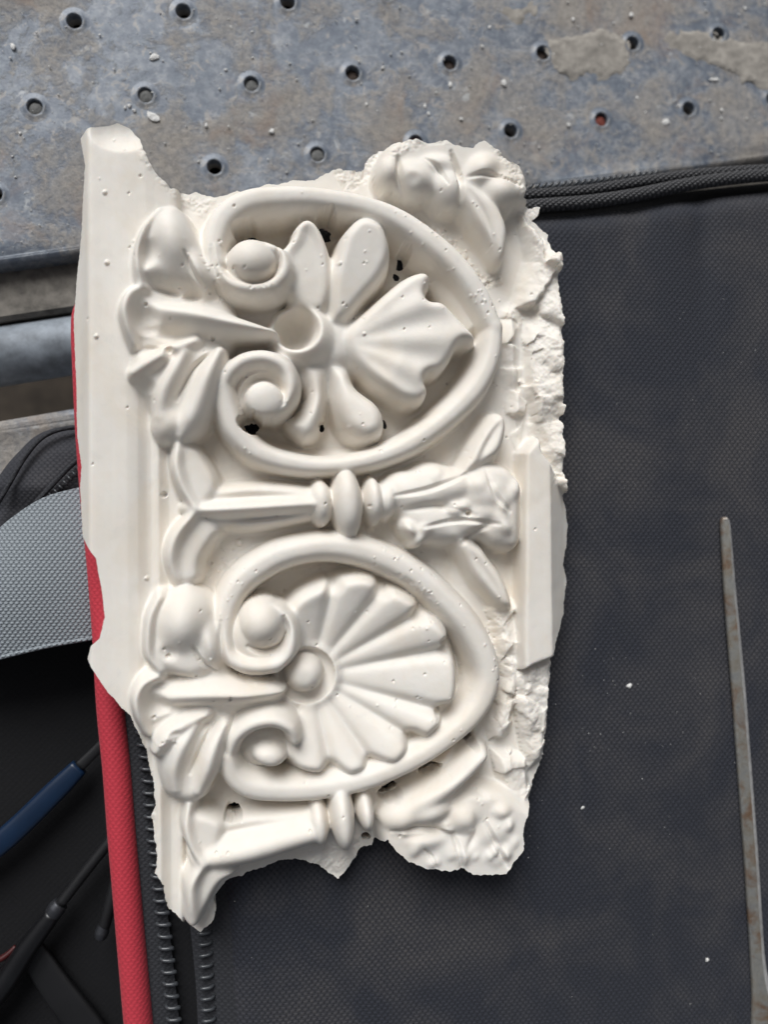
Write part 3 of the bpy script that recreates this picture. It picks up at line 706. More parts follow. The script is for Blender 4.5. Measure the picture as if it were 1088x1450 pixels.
# --- open flower of the upper oval
fl = part('flower', None, 'open flower with a deep cup and lobed petals')
dome(462,478,66,66,0,54,fl,6,2.2,.6,8)
def ptl(name='petal'): return part(name, fl)
def scoop(base, tip, lo, hi, rim=3):
    b, t = np.array(P(*base, 60)), np.array(P(*tip, 74)); ax = (t - b) / np.linalg.norm(t - b); L = np.linalg.norm(t - b)
    def f(x, y, d):
        q = np.clip(((x - b[0]) * ax[0] + (y - b[1]) * ax[1]) / L, 0, 1)
        return lo + (hi - lo) * q ** .8 - rim * np.clip((d - 9) / 14, 0, 1) * q
    return f
p1 = ptl(); lump([(408,336),(418,322),(433,315),(448,322),(461,342),(470,372),(472,420),(458,452),(420,446),(400,420),(392,385),(394,362),(408,342)], 70, p1, 14, 2, 2.4, .5, 10, fn=scoop((440,440), (430,318), -8, 6, 9))
tube([(425,300,4,30),(427,314,6,48),(430,326,8,62)], p1, 4, 2, .5, 5)
p2 = ptl(); lump([(469,366),(478,338),(497,318),(517,314),(540,326),(553,352),(554,378),(541,408),(520,432),(492,462),(462,462),(460,405)], 78, p2, 22, 4, 2.6, .5, 10, fn=scoop((484,465), (518,318), -16, 8, 3))
fb = P(484, 484, 70)
def flutes(x, y, d):
    an = np.degrees(np.arctan2(y - fb[1], x - fb[0])); r = np.hypot(x - fb[0], y - fb[1])
    return (2.6 * np.cos(np.radians((an - 2) * 360 / 24)) * np.clip(d / 14, .25, 1)) * np.clip(r / 110, 0, 1) ** 1.3 - 14 * np.clip(1 - r / 80, 0, 1) + 3 * np.clip(r / 150, 0, 1)
p3 = ptl(); lump([(478,470),(512,441),(550,408),(574,390),(600,384),(612,398),(608,416),(600,428),(622,426),(644,448),(660,466),(676,484),(668,500),(646,496),(640,516),(620,538),(598,540),(610,556),(598,580),(566,580),(536,560),(511,541),(482,505)], 78, p3, 20, 4, 2.6, .5, 9, -3, fn=flutes)
p4 = ptl(); lump([(462,515),(492,520),(508,548),(536,571),(547,597),(540,622),(514,633),(486,618),(470,588),(464,555)], 72, p4, 26, 4, 2.6, .5, 12, fn=scoop((476,515), (516,628), -12, 6, -2))
p5 = ptl(); lump([(416,512),(462,518),(466,560),(462,590),(449,622),(428,632),(405,613),(402,598),(420,585),(430,560)], 64, p5, 24, 4, 2.6, .5, 12, fn=scoop((446,515), (426,626), -8, 4, -2))
tube([(476,500,20,52),(482,470,20,52)], fl, 30, 2, .7, 10)
cup = part('cup', fl, 'deep round hollow at the heart of the flower')
dome(430,470,50,48,0,80,cup,10,2.6,.5,8); dent(420,464,27,27,0,72,74,.42)

# --- shell of the lower oval
sh = part('shell', None, 'scallop shell rosette of fan lobes')
lump([(405,850),(462,815),(510,807),(575,834),(622,875),(648,935),(645,990),(600,1046),(555,1082),(491,1097),(418,1090),(395,1060),(380,960)], 44, sh, 16, 10, 2, .6, 4)
C0 = (442, 958)
rims = [[(399,880),(404,853),(418,836),(440,823),(462,815),(471,823)],
        [(471,823),(481,811),(510,806),(534,814),(541,830)],
        [(541,830),(552,824),(576,834),(596,851),(591,866)],
        [(591,866),(602,860),(624,874),(638,896),(632,914)],
        [(632,914),(641,918),(649,938),(649,975),(641,997),(626,1002)],
        [(626,1002),(629,1019),(615,1036),(599,1047),(582,1040)],
        [(582,1040),(580,1061),(556,1082),(526,1077)],
        [(526,1077),(518,1090),(491,1098),(468,1085)],
        [(468,1085),(455,1096),(435,1095),(414,1088),(398,1070)]]
cw = P(*C0, 66)
for i, rm in enumerate(rims):
    lb = part('shell_lobe', sh)
    a, b = rm[0], rm[-1]
    ca = (C0[0] + (a[0] - C0[0]) * .16, C0[1] + (a[1] - C0[1]) * .16); cb = (C0[0] + (b[0] - C0[0]) * .16, C0[1] + (b[1] - C0[1]) * .16)
    w = PP(rm, 54); w = catmull(w, 5); w = np.vstack([PP([ca], 50), w, PP([cb], 50)])
    aa, bb = np.array(P(*a, 54)), np.array(P(*b, 54))
    win = window(w, 3); d = poly_sdf(X[win], Y[win], w)
    dx, dy = X[win] - cw[0], Y[win] - cw[1]; rr = np.hypot(dx, dy)
    ang = lambda q: math.atan2(q[1] - cw[1], q[0] - cw[0])
    a0, a1 = ang(aa), ang(bb)
    if a1 > a0: a1 -= 2 * math.pi
    th = np.arctan2(dy, dx); mid = (a0 + a1) / 2
    s = (np.mod(th - mid + math.pi, 2 * math.pi) - math.pi) / ((a0 - a1) / 2)      # -1..1 across the lobe
    rmax = np.hypot(*(catmull(PP(rm, 54), 5) - cw).T).max(); q = np.clip(rr / rmax, 0, 1)
    drim = np.full(d.shape, 1e9)                                                      # distance from the outer rim only
    rw = catmull(PP(rm, 54), 5)
    for m_ in range(len(rw) - 1):
        e = rw[m_ + 1] - rw[m_]; wx, wy = X[win] - rw[m_][0], Y[win] - rw[m_][1]; t_ = np.clip((wx * e[0] + wy * e[1]) / (e @ e + 1e-9), 0, 1)
        drim = np.minimum(drim, np.hypot(wx - e[0] * t_, wy - e[1] * t_))
    bowl = 42 + 37 * q ** 1.25
    z = 10 + (bowl - 10) * prof(1 - np.clip(drim / 20, 0, 1), 2.2, .5)
    crease_w = 4 + 13 * q
    z -= (1.0 + 14.0 * q ** 1.5) * np.clip(1 - d / crease_w, 0, 1) ** 1.8
    tl = -3.0 if i >= 4 else 3.0
    z += (5.5 * (1 - np.clip(s * s, 0, 1)) + .7 * tl * s) * q
    put(win, np.where(d > 0, z, -1e3), lb, 1.5)
sbx = part('shell_boss', sh)
dome(437,957,50,50,0,58,sbx,30,4,.5,10); dent(435,957,37,37,0,58,24,.4); dome(432,957,28,28,0,72,sbx,20,3,.5,1.5)

# --- acanthus leaves on the left
lump([(196,330),(240,290),(275,320),(300,370),(330,430),(345,470),(318,520),(296,585),(262,622),(226,608),(190,555),(184,500),(180,440),(190,390)], 66, None, 26, 30, 2, .55, 8)
lump([(214,860),(250,834),(300,845),(316,900),(340,965),(350,1000),(318,1060),(296,1120),(262,1136),(234,1124),(214,1070),(196,1020),(204,930)], 66, None, 26, 30, 2, .55, 8)
def leaf_top(o, right, pocket, crs, bulge, lip, side):
    lf = part('acanthus_leaf')
    lump(o, 82, lf, 26, 34, 2.0, .55, 8)
    dome(*bulge, lf, 62, 2, .8, 10); dome(*side, lf, 58, 2, .8, 8); tube(lip, lf, 40, 2, .55, 8)
    return lf
leaf_top([(191,376),(192,348),(203,321),(222,298),(243,289),(262,297),(281,328),(297,360),(302,392),(290,414),(262,420),(228,412),(196,404)], 0, 0, 0,
  (243,338,30,52,-14,98), [(226,297,9,84),(206,322,10,88),(196,350,10,88),(195,378,10,87),(200,402,9,82)], (279,378,17,40,-24,91))
dent(211,358,13,20,14,88,8,1.2); dent(232,408,22,7,14,84,12,1.0); dent(272,416,14,7,-10,84,9,1.0)
lfB = part('acanthus_leaf')
lump([(190,408),(174,424),(168,440),(172,462),(184,490),(214,490),(262,488),(310,487),(360,482),(394,470),(360,455),(310,440),(262,424),(224,412)], 72, lfB, 16, 34, 2.0, .55, 8)
tube([(204,407,10,80),(186,415,13,88),(177,436,13,90),(181,462,12,87),(190,488,10,80)], lfB, 40, 2, .55, 8)
tube([(214,438,10,72),(240,441,20,86),(282,448,22,95),(330,458,17,96),(368,466,11,92),(394,470,4,82)], lfB, 56, 1.5, .75, 8)
dent(206,452,18,20,0,82,10,1.0); dent(232,470,30,9,6,80,8,1.0); dent(236,424,34,8,16,84,7,1.0)
lfC = part('acanthus_leaf')
lump([(188,498),(181,528),(192,556),(212,573),(216,604),(234,622),(256,626),(280,618),(297,578),(314,533),(318,500),(298,487),(250,486),(212,490)], 78, lfC, 22, 34, 2.0, .55, 6)
tube([(276,484,12,86),(244,496,15,92),(212,514,15,92),(190,528,12,84)], lfC, 50, 2, .7, 8)
tube([(262,500,12,90),(246,528,18,93),(232,558,18,90),(228,588,15,84)], lfC, 54, 2, .7, 8)
tube([(311,498,11,90),(296,528,17,97),(284,560,20,96),(270,594,20,92),(258,616,13,80)], lfC, 50, 2, .55, 4)
dome(236,600,22,26,0,84,lfC,60,2,.7,10); dent(241,500,9,8,0,92,12); dent(208,546,12,10,30,82,8,1.0); dent(214,494,14,6,10,82,7,1.0)
leaf_top([(209,892),(213,866),(224,846),(246,833),(284,830),(308,850),(317,888),(314,930),(298,960),(262,968),(226,953),(207,930)], 0, 0, 0,
  (258,884,36,46,8,100), [(226,846,10,84),(214,872,11,88),(210,902,11,88),(212,930,11,86),(228,950,9,82)], (297,912,16,40,-10,90))
dent(254,963,26,7,10,84,12,1.0); dent(238,926,14,12,0,90,5)
lfB2 = part('acanthus_leaf')
lump([(214,958),(196,972),(187,994),(190,1016),(202,1040),(222,1026),(260,1012),(310,1010),(360,1004),(398,992),(398,968),(350,966),(300,966),(258,966)], 70, lfB2, 16, 34, 2.0, .55, 8)
tube([(226,958,9,80),(205,967,12,87),(194,988,12,89),(197,1012,12,86),(208,1038,9,76)], lfB2, 40, 2, .55, 8)
tube([(222,990,10,72),(252,986,19,86),(300,984,21,95),(345,984,18,96),(380,981,14,90),(400,979,7,82)], lfB2, 56, 1.5, .75, 8)
dent(222,1000,18,14,0,82,10,1.0); dent(262,1004,34,7,0,80,6,1.0)
lfC2 = part('acanthus_leaf')
lump([(206,1040),(216,1062),(222,1096),(234,1126),(262,1139),(292,1131),(308,1092),(322,1045),(324,1018),(298,1012),(252,1016),(224,1026)], 76, lfC2, 22, 34, 2.0, .55, 6)
tube([(292,1012,11,84),(262,1026,15,90),(236,1046,16,92),(222,1064,12,84)], lfC2, 50, 2, .7, 8)
tube([(276,1030,11,88),(258,1058,17,93),(248,1090,16,88),(250,1116,12,80)], lfC2, 54, 2, .7, 8)
tube([(318,1026,10,88),(304,1056,15,95),(294,1088,17,95),(282,1120,13,84)], lfC2, 50, 2, .55, 4)
dent(248,1038,10,5,-20,90,7)

# --- bells, stems and collars
def bell(up, lo, rim_up, rim_lo):
    b = part('calyx_leaf'); lump(up, 68, b, 12, 34, 2.2, .55, 5); tube(rim_up, b, 36, 2, .6, 9)
    b2 = part('calyx_leaf'); lump(lo, 66, b2, 12, 34, 2.2, .55, 5); tube(rim_lo, b2, 36, 2, .6, 9)
bell([(243,634),(276,628),(297,650),(313,684),(300,712),(273,722),(250,694),(239,664)], [(275,727),(246,756),(232,786),(239,819),(258,830),(285,823),(290,793),(308,764),(318,752),(302,732)],
     [(252,632,11,76),(250,660,12,80),(260,692,12,80),(276,718,10,80)], [(274,728,10,80),(250,758,13,80),(242,790,13,78),(250,822,10,70)])
st = part('stem')
tube([(262,720,10,70),(290,722,14,80),(340,720,15,82),(400,716,15,82),(446,713,16,82)], st, 30, 2, .6, 9)
tube([(306,700,14,62),(350,695,15,66),(400,696,15,68),(440,700,14,70)], st, 26, 2, .7, 7); tube([(300,738,12,62),(350,742,12,62),(395,738,10,64),(436,730,10,68)], st, 26, 2, .7, 7)
def collars(st, specs):
    for (x, y, a, b, an, h) in specs: c = part('collar', st); dome(x, y, a, b, an, h, c, 30, 2.6, .5, 2.5)
collars(st, [(456,712,18,34,-4,84),(495,712,23,52,-4,93),(532,709,15,35,-4,84)])
dome(551,708,14,30,0,80,st,30,2.4,.5,4)
bell([(260,1145),(286,1141),(320,1156),(312,1195),(286,1222),(270,1207),(258,1178)], [(282,1226),(264,1244),(256,1273),(260,1303),(278,1313),(297,1281),(316,1248),(340,1233),(312,1215)],
     [(268,1142,10,74),(264,1172,11,78),(274,1204,11,78),(288,1222,9,78)], [(288,1226,10,78),(272,1252,14,80),(272,1284,14,76),(278,1304,9,66)])
st2 = part('stem')
tube([(276,1220,12,70),(310,1216,24,78),(360,1205,28,82),(410,1190,28,82),(446,1180,26,82)], st2, 30, 2, .6, 9)
tube([(316,1170,16,58),(360,1162,15,62),(410,1158,14,66),(440,1156,12,70)], st2, 26, 2, .7, 7)
collars(st2, [(453,1174,15,34,-6,84),(488,1168,18,50,-6,92),(521,1158,13,29,-6,84)])

# --- leaf clusters on the right of the stems
cl = part('leaf_cluster')
lump([(549,690),(572,668),(606,652),(650,660),(690,652),(722,662),(737,690),(738,750),(732,778),(708,783),(676,766),(646,772),(616,774),(588,766),(562,740)], 72, cl, 20, 36, 2, .55, 6)
for a in [(590,700,44,32,20,82),(640,690,46,26,-10,82),(690,700,40,34,0,83),(610,738,40,24,25,78),(664,738,34,22,10,78),(708,752,26,24,0,76),(690,726,30,18,0,80)]: dome(*a, cl, 56, 2, .7, 7)
groove([(575,722,5,78),(620,716,6,78),(670,730,4,78)], 8); groove([(655,770,5,70),(672,752,6,72),(690,744,4,74)], 9); groove([(640,664,4,74),(668,680,5,76),(700,684,4,76)], 5)
for i in range(16):
    a = 4 + rng.uniform(9, 17); dome(rng.uniform(580, 730), rng.uniform(675, 765), a, a * rng.uniform(.6, 1), rng.uniform(0, 180), rng.uniform(76, 85), cl, 66, 2, .8, 5)
pt = part('petal', cl)
lump([(632,690),(656,640),(676,606),(692,586),(708,583),(717,594),(717,618),(706,648),(680,664)], 78, pt, 16, 34, 2, .55, 5); groove([(676,655,6,76),(694,622,7,78),(708,598,5,78)], 9)
pt = part('petal', cl)
lump([(626,742),(676,768),(696,792),(714,818),(727,858),(706,863),(678,836),(657,808)], 68, pt, 15, 34, 2, .55, 4); groove([(668,784,5,66),(690,815,6,66),(710,848,4,66)], 5)
cl2 = part('leaf_cluster')
lump([(538,1152),(560,1142),(600,1126),(640,1110),(700,1110),(736,1126),(765,1150),(765,1230),(730,1262),(670,1262),(596,1252),(548,1216),(534,1186)], 62, cl2, 18, 30, 2, .55, 8)
for a in [(575,1160,36,24,-20,76),(610,1152,40,24,-10,78),(600,1190,40,22,5,70),(660,1160,30,26,0,72),(700,1180,34,28,0,68),(650,1205,34,20,0,66),(712,1150,20,16,0,70),(690,1215,24,14,0,62)]: dome(*a, cl2, 46, 2, .7, 6)
for i in range(18):
    a = rng.uniform(10, 20); dome(rng.uniform(570, 735), rng.uniform(1165, 1225), a, a * rng.uniform(.55, .9), rng.uniform(0, 180), rng.uniform(64, 72), cl2, 52, 2, .8, 6)
groove([(575,1188,5,70),(620,1180,6,70),(660,1186,4,68)], 7); groove([(640,1140,5,70),(668,1124,6,70),(690,1130,4,70)], 9); groove([(672,1150,4,70),(676,1180,5,68),(660,1205,4,66)], 8)
pt = part('petal', cl2)
tube([(562,1156,18,70),(612,1131,24,78),(652,1100,24,80),(684,1072,16,74)], pt, 24, 2.2, .55, 6); groove([(636,1140,5,76),(664,1114,6,76),(690,1086,4,74)], 6)
cl3 = part('leaf_cluster')
lump([(530,240),(548,205),(580,185),(640,185),(700,190),(734,225),(752,282),(716,296),(690,290),(650,292),(612,288),(575,272),(548,262)], 66, cl3, 18, 38, 2, .6, 10)
for a in [(590,248,32,26,10,80),(640,262,30,30,0,76),(686,236,28,22,-40,80),(712,268,28,26,0,80),(622,230,30,14,0,74),(552,240,18,22,0,74)]: dome(*a, cl3, 54, 2, .8, 14)
dent(584,254,12,9,0,80,4); groove([(640,220,5,72),(652,256,7,70),(650,284,5,68)], 9); groove([(566,226,4,72),(566,256,5,72),(580,276,4,68)], 8)
pt = part('petal', cl3)
lump([(630,258),(664,262),(692,284),(712,306),(720,334),(714,372),(700,376),(684,350),(660,316)], 72, pt, 14, 34, 2, .55, 4); groove([(666,272,3,72),(688,310,4,72),(707,368,3,70)], 9)

groove([(668,1040,6,40),(640,1068,7,36),(612,1090,7,36),(575,1108,7,36),(545,1120,5,36)], 34, sharp=.7)
# --- right edge: a clean fillet, broken off above and below
ef = part('edge_fillet')
lump([(736,642),(748,628),(760,617),(764,640),(800,690),(850,720),(850,960),(784,928),(768,934),(752,940),(735,950),(734,880),(735,760)], 68, ef, 3.5, 30, 2, .6, 1.5, 0)
xr = xline(779, 700, 782, 925, 68); u = X - xr; sel = LAB == ef
H = np.where(sel & (u > -2), np.minimum(H, 68 - np.clip(u, 0, None) * .95 - .3 * np.clip(2 + u, 0, 4)), H)
# ragged break above and below the fillet
br = part('broken_face')
def facets(win, n, seed, slope=.35, step=5.0):
    r = np.random.default_rng(seed); px, py = X[win], Y[win]; best = np.full(px.shape, 1e18); z = np.zeros(px.shape)
    wx = px + 5 * nz_mid[win]; wy = py + 5 * nz_big[win]
    for _ in range(n):
        cx, cy = r.uniform(px.min(), px.max()), r.uniform(py.min(), py.max()); gx_, gy_ = r.normal(0, slope, 2); h = r.uniform(-step, step)
        d = (wx - cx) ** 2 + (wy - cy) ** 2; m = d < best
        best = np.where(m, d, best); z = np.where(m, h + gx_ * (px - cx) + gy_ * (py - cy), z)
    return z
def rubble(pts, h, edge=10, n=20, seed=1, tilt=0.0, step=4.0):
    w = PP(pts, h); win = window(w, 2); d = poly_sdf(X[win], Y[win], w)
    z = h + facets(win, n, seed, .22, step) + 2 * nz_mid[win] - 14 * np.clip(1 - d / edge, 0, 1) + tilt * (X[win] - w[:, 0].mean())
    put(win, np.where((d > 0), z, -1e3), br, 5)
rubble([(738,285),(775,330),(800,356),(805,420),(810,560),(810,705),(770,670),(757,622),(742,560),(738,480),(728,420),(742,360)], 50, 18, 26, 3, .42, 1.8)
rubble([(705,430),(740,420),(750,560),(738,650),(724,610),(712,540)], 42, 18, 14, 4, .1, 2.5)
rubble([(725,945),(790,925),(786,1000),(774,1080),(750,1100),(738,1040)], 50, 12, 14, 5, .1, 2.5)
rubble([(684,850),(738,850),(742,960),(726,1040),(700,1070),(690,1030),(714,960)], 44, 12, 22, 6, .1, 3.2)
rubble([(696,1060),(752,1070),(756,1120),(745,1150),(712,1130)], 46, 10, 10, 7)
roughen([(735,290),(800,350),(805,700),(768,690),(752,620),(745,560),(748,450),(755,400)], 1.0); roughen([(720,930),(790,930),(776,1000),(764,1090),(735,1120),(730,1040)], .9); roughen([(690,850),(735,860),(735,950),(720,1040),(700,1060)], .9)
roughen([(470,240),(520,215),(580,190),(690,190),(745,250),(770,300),(745,330),(725,290),(680,215),(600,222),(530,250),(490,275)], 1.7, 6); roughen([(190,200),(215,230),(262,270),(310,276),(290,310),(240,285),(200,240)], 1.6, 8)
roughen([(440,1195),(515,1185),(520,1205),(480,1250),(430,1225)], 1.6, 5); roughen([(205,1080),(222,1080),(226,1240),(246,1290),(225,1290),(205,1200)], 1.2, 5); roughen([(285,1275),(310,1275),(310,1310),(280,1322)], 1.2, 4)
roughen([(545,1190),(600,1222),(720,1228),(745,1170),(752,1240),(560,1245)], 1.0, 6)
# grainy plaster trapped along the bands
roughen([(540,292),(575,286),(640,330),(690,385),(712,385),(718,400),(690,410),(640,350),(590,312)], 2.2, 5)
roughen([(340,410),(400,420),(420,430),(410,440),(360,435)], 1.6, 5); roughen([(470,812),(560,806),(620,850),(600,856),(540,816)], 1.6, 4)
roughen([(300,800),(345,780),(350,790),(320,815)], 1.4, 4)

dent(168,182,40,30,0,62,13,1.0)
# --- soften, add casting unevenness, pores, crumbs and broken roughness
H = .4 * H + .35 * blur(H, 1) + .25 * blur(H, 2)
H = np.where(H > 36, 36 + (H - 36) * 1.16, H)
def soften(names, r, amt):
    idx = [i for i, q in enumerate(PARTS) if q[0] in names]
    mk = blur(np.isin(LAB, idx).astype(float), 3)
    return H + (blur(H, r) - H) * np.clip(mk * 1.3 - .1, 0, 1) * amt
H = soften(('acanthus_leaf',), 2, .6); H = soften(('leaf_cluster',), 2, .8); H = soften(('calyx_leaf', 'stem', 'shell_lobe', 'petal', 'flower', 'cup'), 2, .8)
for g_ in [([(262,360,3.5,88),(273,386,4.5,86),(288,409,3.5,84)], 7), ([(303,495,4,88),(275,519,5,88),(259,546,5,86),(250,566,4,84)], 8), ([(299,350,4,80),(303,380,6,80),(318,409,6,78),(352,429,4,76)], 6),
           ([(272,914,3.5,88),(285,937,4.5,88),(306,953,3.5,84)], 7), ([(307,1022,4,88),(289,1052,5,88),(269,1096,4,86)], 8), ([(313,880,4,80),(314,920,6,80),(329,952,5,78),(360,968,3,76)], 6),
           ([(575,722,5,78),(622,716,7,78),(672,730,5,78)], 3), ([(655,770,5,70),(674,752,6,72),(692,744,5,74)], 4), ([(640,1140,5,70),(668,1124,6,70),(692,1130,5,70)], 4),
           ([(640,214,4,72),(650,252,6,70),(652,290,4,68)], 8), ([(564,222,4,72),(566,252,6,72),(576,276,4,68)], 8), ([(664,250,4,74),(700,250,5,74),(738,262,4,72)], 6), ([(604,224,3,76),(622,240,5,76),(634,262,3,76)], 5),
           ([(556,1178,4,70),(600,1174,6,70),(642,1182,4,70)], 6), ([(642,1182,4,66),(650,1206,6,66),(654,1232,4,62)], 6), ([(688,1165,4,68),(702,1195,6,66),(718,1226,4,62)], 6), ([(600,1200,3,64),(612,1214,4,62),(618,1230,3,60)], 5),
           ([(560,702,4,80),(610,692,6,80),(660,672,4,80)], 5), ([(600,746,4,76),(650,737,5,76),(704,742,4,76)], 5), ([(690,668,4,80),(700,700,6,80),(722,724,4,78)], 5)]: groove(*g_)
strk = np.random.default_rng(5).normal(0, 1, SH[1]); strk = np.convolve(strk, np.ones(3) / 3, 'same')
H = H + np.where(LAB == fil, .07, 0) * strk[None, :] + np.where(LAB == ef, .05, 0) * strk[None, :]
H = H + nz_big * .7 + nz_mid * .08
H = H + ROUGH * (nz_mid * .9 + nz_fine * .9)
def pimple(x, y, r, amp):
    win = window(np.array([[x - r, y - r], [x + r, y + r]]), 1)
    if H[win].size == 0: return
    q = ((X[win] - x) ** 2 + (Y[win] - y) ** 2) / r ** 2
    H[win] += amp * np.clip(1 - q, 0, 1) ** .7
for i in range(330):
    x, y = rng.uniform(gx[0], gx[-1]), rng.uniform(gy[0], gy[-1])
    r = rng.choice([1.5, 1.7, 2.0, 2.6, 3.4], p=[.45, .33, .15, .05, .02])
    ii, jj = min(int((y - gy[0]) / STEP), SH[0] - 1), min(int((x - gx[0]) / STEP), SH[1] - 1)
    if LAB[ii, jj] in (fil, ef): r = min(r, 1.6)
    if LAB[ii, jj] in (fil, ef) and i % 5: continue
    pimple(x, y, r, -r * 1.5 if rng.random() < .6 else r * .55)
for (cx, cy, sx, sy, n) in [(300,400,20,10,14),(320,425,25,6,18),(620,345,50,40,50),(690,410,12,20,30),(560,782,30,6,12),(490,805,60,6,36),(600,850,20,20,20),(340,500,14,6,14),(240,1040,10,4,8),(320,810,20,20,18),(180,240,20,40,6),(590,1000,40,20,14),(700,900,10,40,16),(330,640,10,10,8),(680,1110,20,20,10)]:
    for i in range(n):
        x, y = P(cx + rng.normal(0, sx), cy + rng.normal(0, sy), 60); pimple(x, y, rng.uniform(1.3, 2.2), rng.choice([-2.0, 1.3, 1.1]))
for (px, py, r) in [(240,498,5),(206,430,2.4),(664,727,4),(630,908,6),(624,1012,6),(443,976,4),(239,928,3),(595,668,3),(228,700,4)]:
    x, y = P(px, py, 80); pimple(x, y, r, -r * 1.6)
for (px, py, r) in [(147,270,3),(150,370,3.4),(135,475,3),(205,820,3),(480,375,3.4),(515,474,2.6),(300,930,2.6),(530,750,6),(338,770,5)]:
    x, y = P(px, py, 70); pimple(x, y, r, r * .9)

# --- cut out: ragged outline and a few breaks right through the thin ground
def h_at(x, y):
    i = int(np.clip(round((y - gy[0]) / STEP), 0, SH[0] - 1)); j = int(np.clip(round((x - gx[0]) / STEP), 0, SH[1] - 1))
    return H[i, j]
def rim_point(x, y):
    h = 30.0
    for _ in range(14): h = .5 * h + .5 * max(4.0, h_at(*P(x, y, h)))
    return P(x, y, h)
OUT = np.array([rim_point(*p) for p in OUTL])
HOLES = [(458,333,9,9,0,10),(350,343,12,5,20,10),(566,374,4,7,10,10),(561,391,5,5,0,10),(356,607,10,8,0,10),(457,606,4,5,0,10),(545,601,3,6,20,10),(661,1040,6,7,10,22),(605,1081,13,4,28,20),(549,1115,14,4.5,18,20),(331,1142,9,5,0,24),(519,1184,6,5,0,30)]
for (px, py, a, b, an, h) in HOLES:
    cx, cy = P(px, py, h); c, s = math.cos(math.radians(an)), math.sin(math.radians(an))
    r = np.hypot(((X - cx) * c + (Y - cy) * s) / (a + 2) + nz_mid * .2, (-(X - cx) * s + (Y - cy) * c) / (b + 2) + nz_fine * .2)
    f = np.clip((1.45 - r) / .45, 0, 1) if h < 20 else np.clip((1.15 - r) / .3, 0, 1); f = f * f * (3 - 2 * f)
    H = H + (np.minimum(H, h + 2 * nz_fine) - H) * f
sd = poly_sdf(X, Y, OUT)
clean = np.clip((X - np.array(P(150, 700, 26))[0]) / 40, 0, 1) * .8 + .2
sd = sd + nz_fine * 1.1 * clean + nz_mid * 2.2 * clean * (np.abs(sd) < 14)
for (px, py, a, b, an, h) in HOLES:
    cx, cy = P(px, py, h); c, s = math.cos(math.radians(an)), math.sin(math.radians(an))
    r = np.hypot(((X - cx) * c + (Y - cy) * s) / a, (-(X - cx) * s + (Y - cy) * c) / b) + nz_fine * .35 + nz_mid * .25
    sd = np.minimum(sd, (r - 1) * min(a, b))
gyy, gxx = np.gradient(H, STEP)
NRM = np.dstack([-gxx, -gyy, np.ones(SH)]); NRM /= np.linalg.norm(NRM, axis=2)[..., None]
ins = sd > -STEP * .45
quad = ins[:-1, :-1] & ins[1:, :-1] & ins[:-1, 1:] & ins[1:, 1:]
# keep only the largest connected piece of the cast
lab_c = np.where(quad, np.arange(quad.size).reshape(quad.shape), -1)
for _ in range(400):
    n_ = lab_c.copy()
    for dy, dx in ((0, 1), (0, -1), (1, 0), (-1, 0)):
        n_ = np.maximum(n_, np.roll(lab_c, (dy, dx), (0, 1)))
    for ax in (0, 1):
        n_ = np.where(quad, n_, -1)
    n_ = np.where(quad, n_, -1)
    # jump: follow the label of the label
    f = n_.ravel(); ok = f >= 0; f2 = f.copy(); f2[ok] = np.maximum(f[ok], f[f[ok]]); n_ = f2.reshape(quad.shape)
    if (n_ == lab_c).all(): break
    lab_c = n_
ids, cnt = np.unique(lab_c[quad], return_counts=True); quad &= lab_c == ids[cnt.argmax()]
use = np.zeros(SH, int)
for a, b in ((slice(None, -1), slice(None, -1)), (slice(1, None), slice(None, -1)), (slice(None, -1), slice(1, None)), (slice(1, None), slice(1, None))): use[a, b] += quad
bnd = (use > 0) & (use < 4)
sy, sx = np.gradient(sd, STEP); gl = np.hypot(sx, sy) + 1e-6
mv = np.clip(sd / gl, -STEP * 1.2, STEP * 1.2)
XV = np.where(bnd, X - sx / gl * mv, X); YV = np.where(bnd, Y - sy / gl * mv, Y)
FR = thing('plaster_fragment', 'broken cream plaster moulding fragment with two scroll-framed flowers, lying on the black bag', 'plaster fragment', (0, 0, 0))
ql = LAB[:-1, :-1]
objs = {}
ncol = SH[1]
def order(i): return 0 if PARTS[i][1] is None else 1
for i in sorted(range(len(PARTS)), key=order):
    name, par, label = PARTS[i]
    j, k = np.nonzero(quad & (ql == i))
    if len(j) == 0 and not any(q[1] == i for q in PARTS): continue
    a = j * ncol + k; fq = np.stack([a, a + 1, a + ncol + 1, a + ncol], 1)
    uq, inv = np.unique(fq, return_inverse=True); fq = inv.reshape(-1, 4)
    Vv = np.stack([XV.ravel()[uq], YV.ravel()[uq], H.ravel()[uq]], 1); Nn = NRM.reshape(-1, 3)[uq]
    me = bpy.data.meshes.new(name)
    me.from_pydata((Vv * S).tolist(), [], fq.tolist()); me.polygons.foreach_set('use_smooth', np.ones(len(fq), bool))
    if len(fq): me.normals_split_custom_set_from_vertices(Nn.tolist())
    o = link(name, me, MP, objs[par] if par is not None else FR)
    if label: o['label'] = label
    objs[i] = o
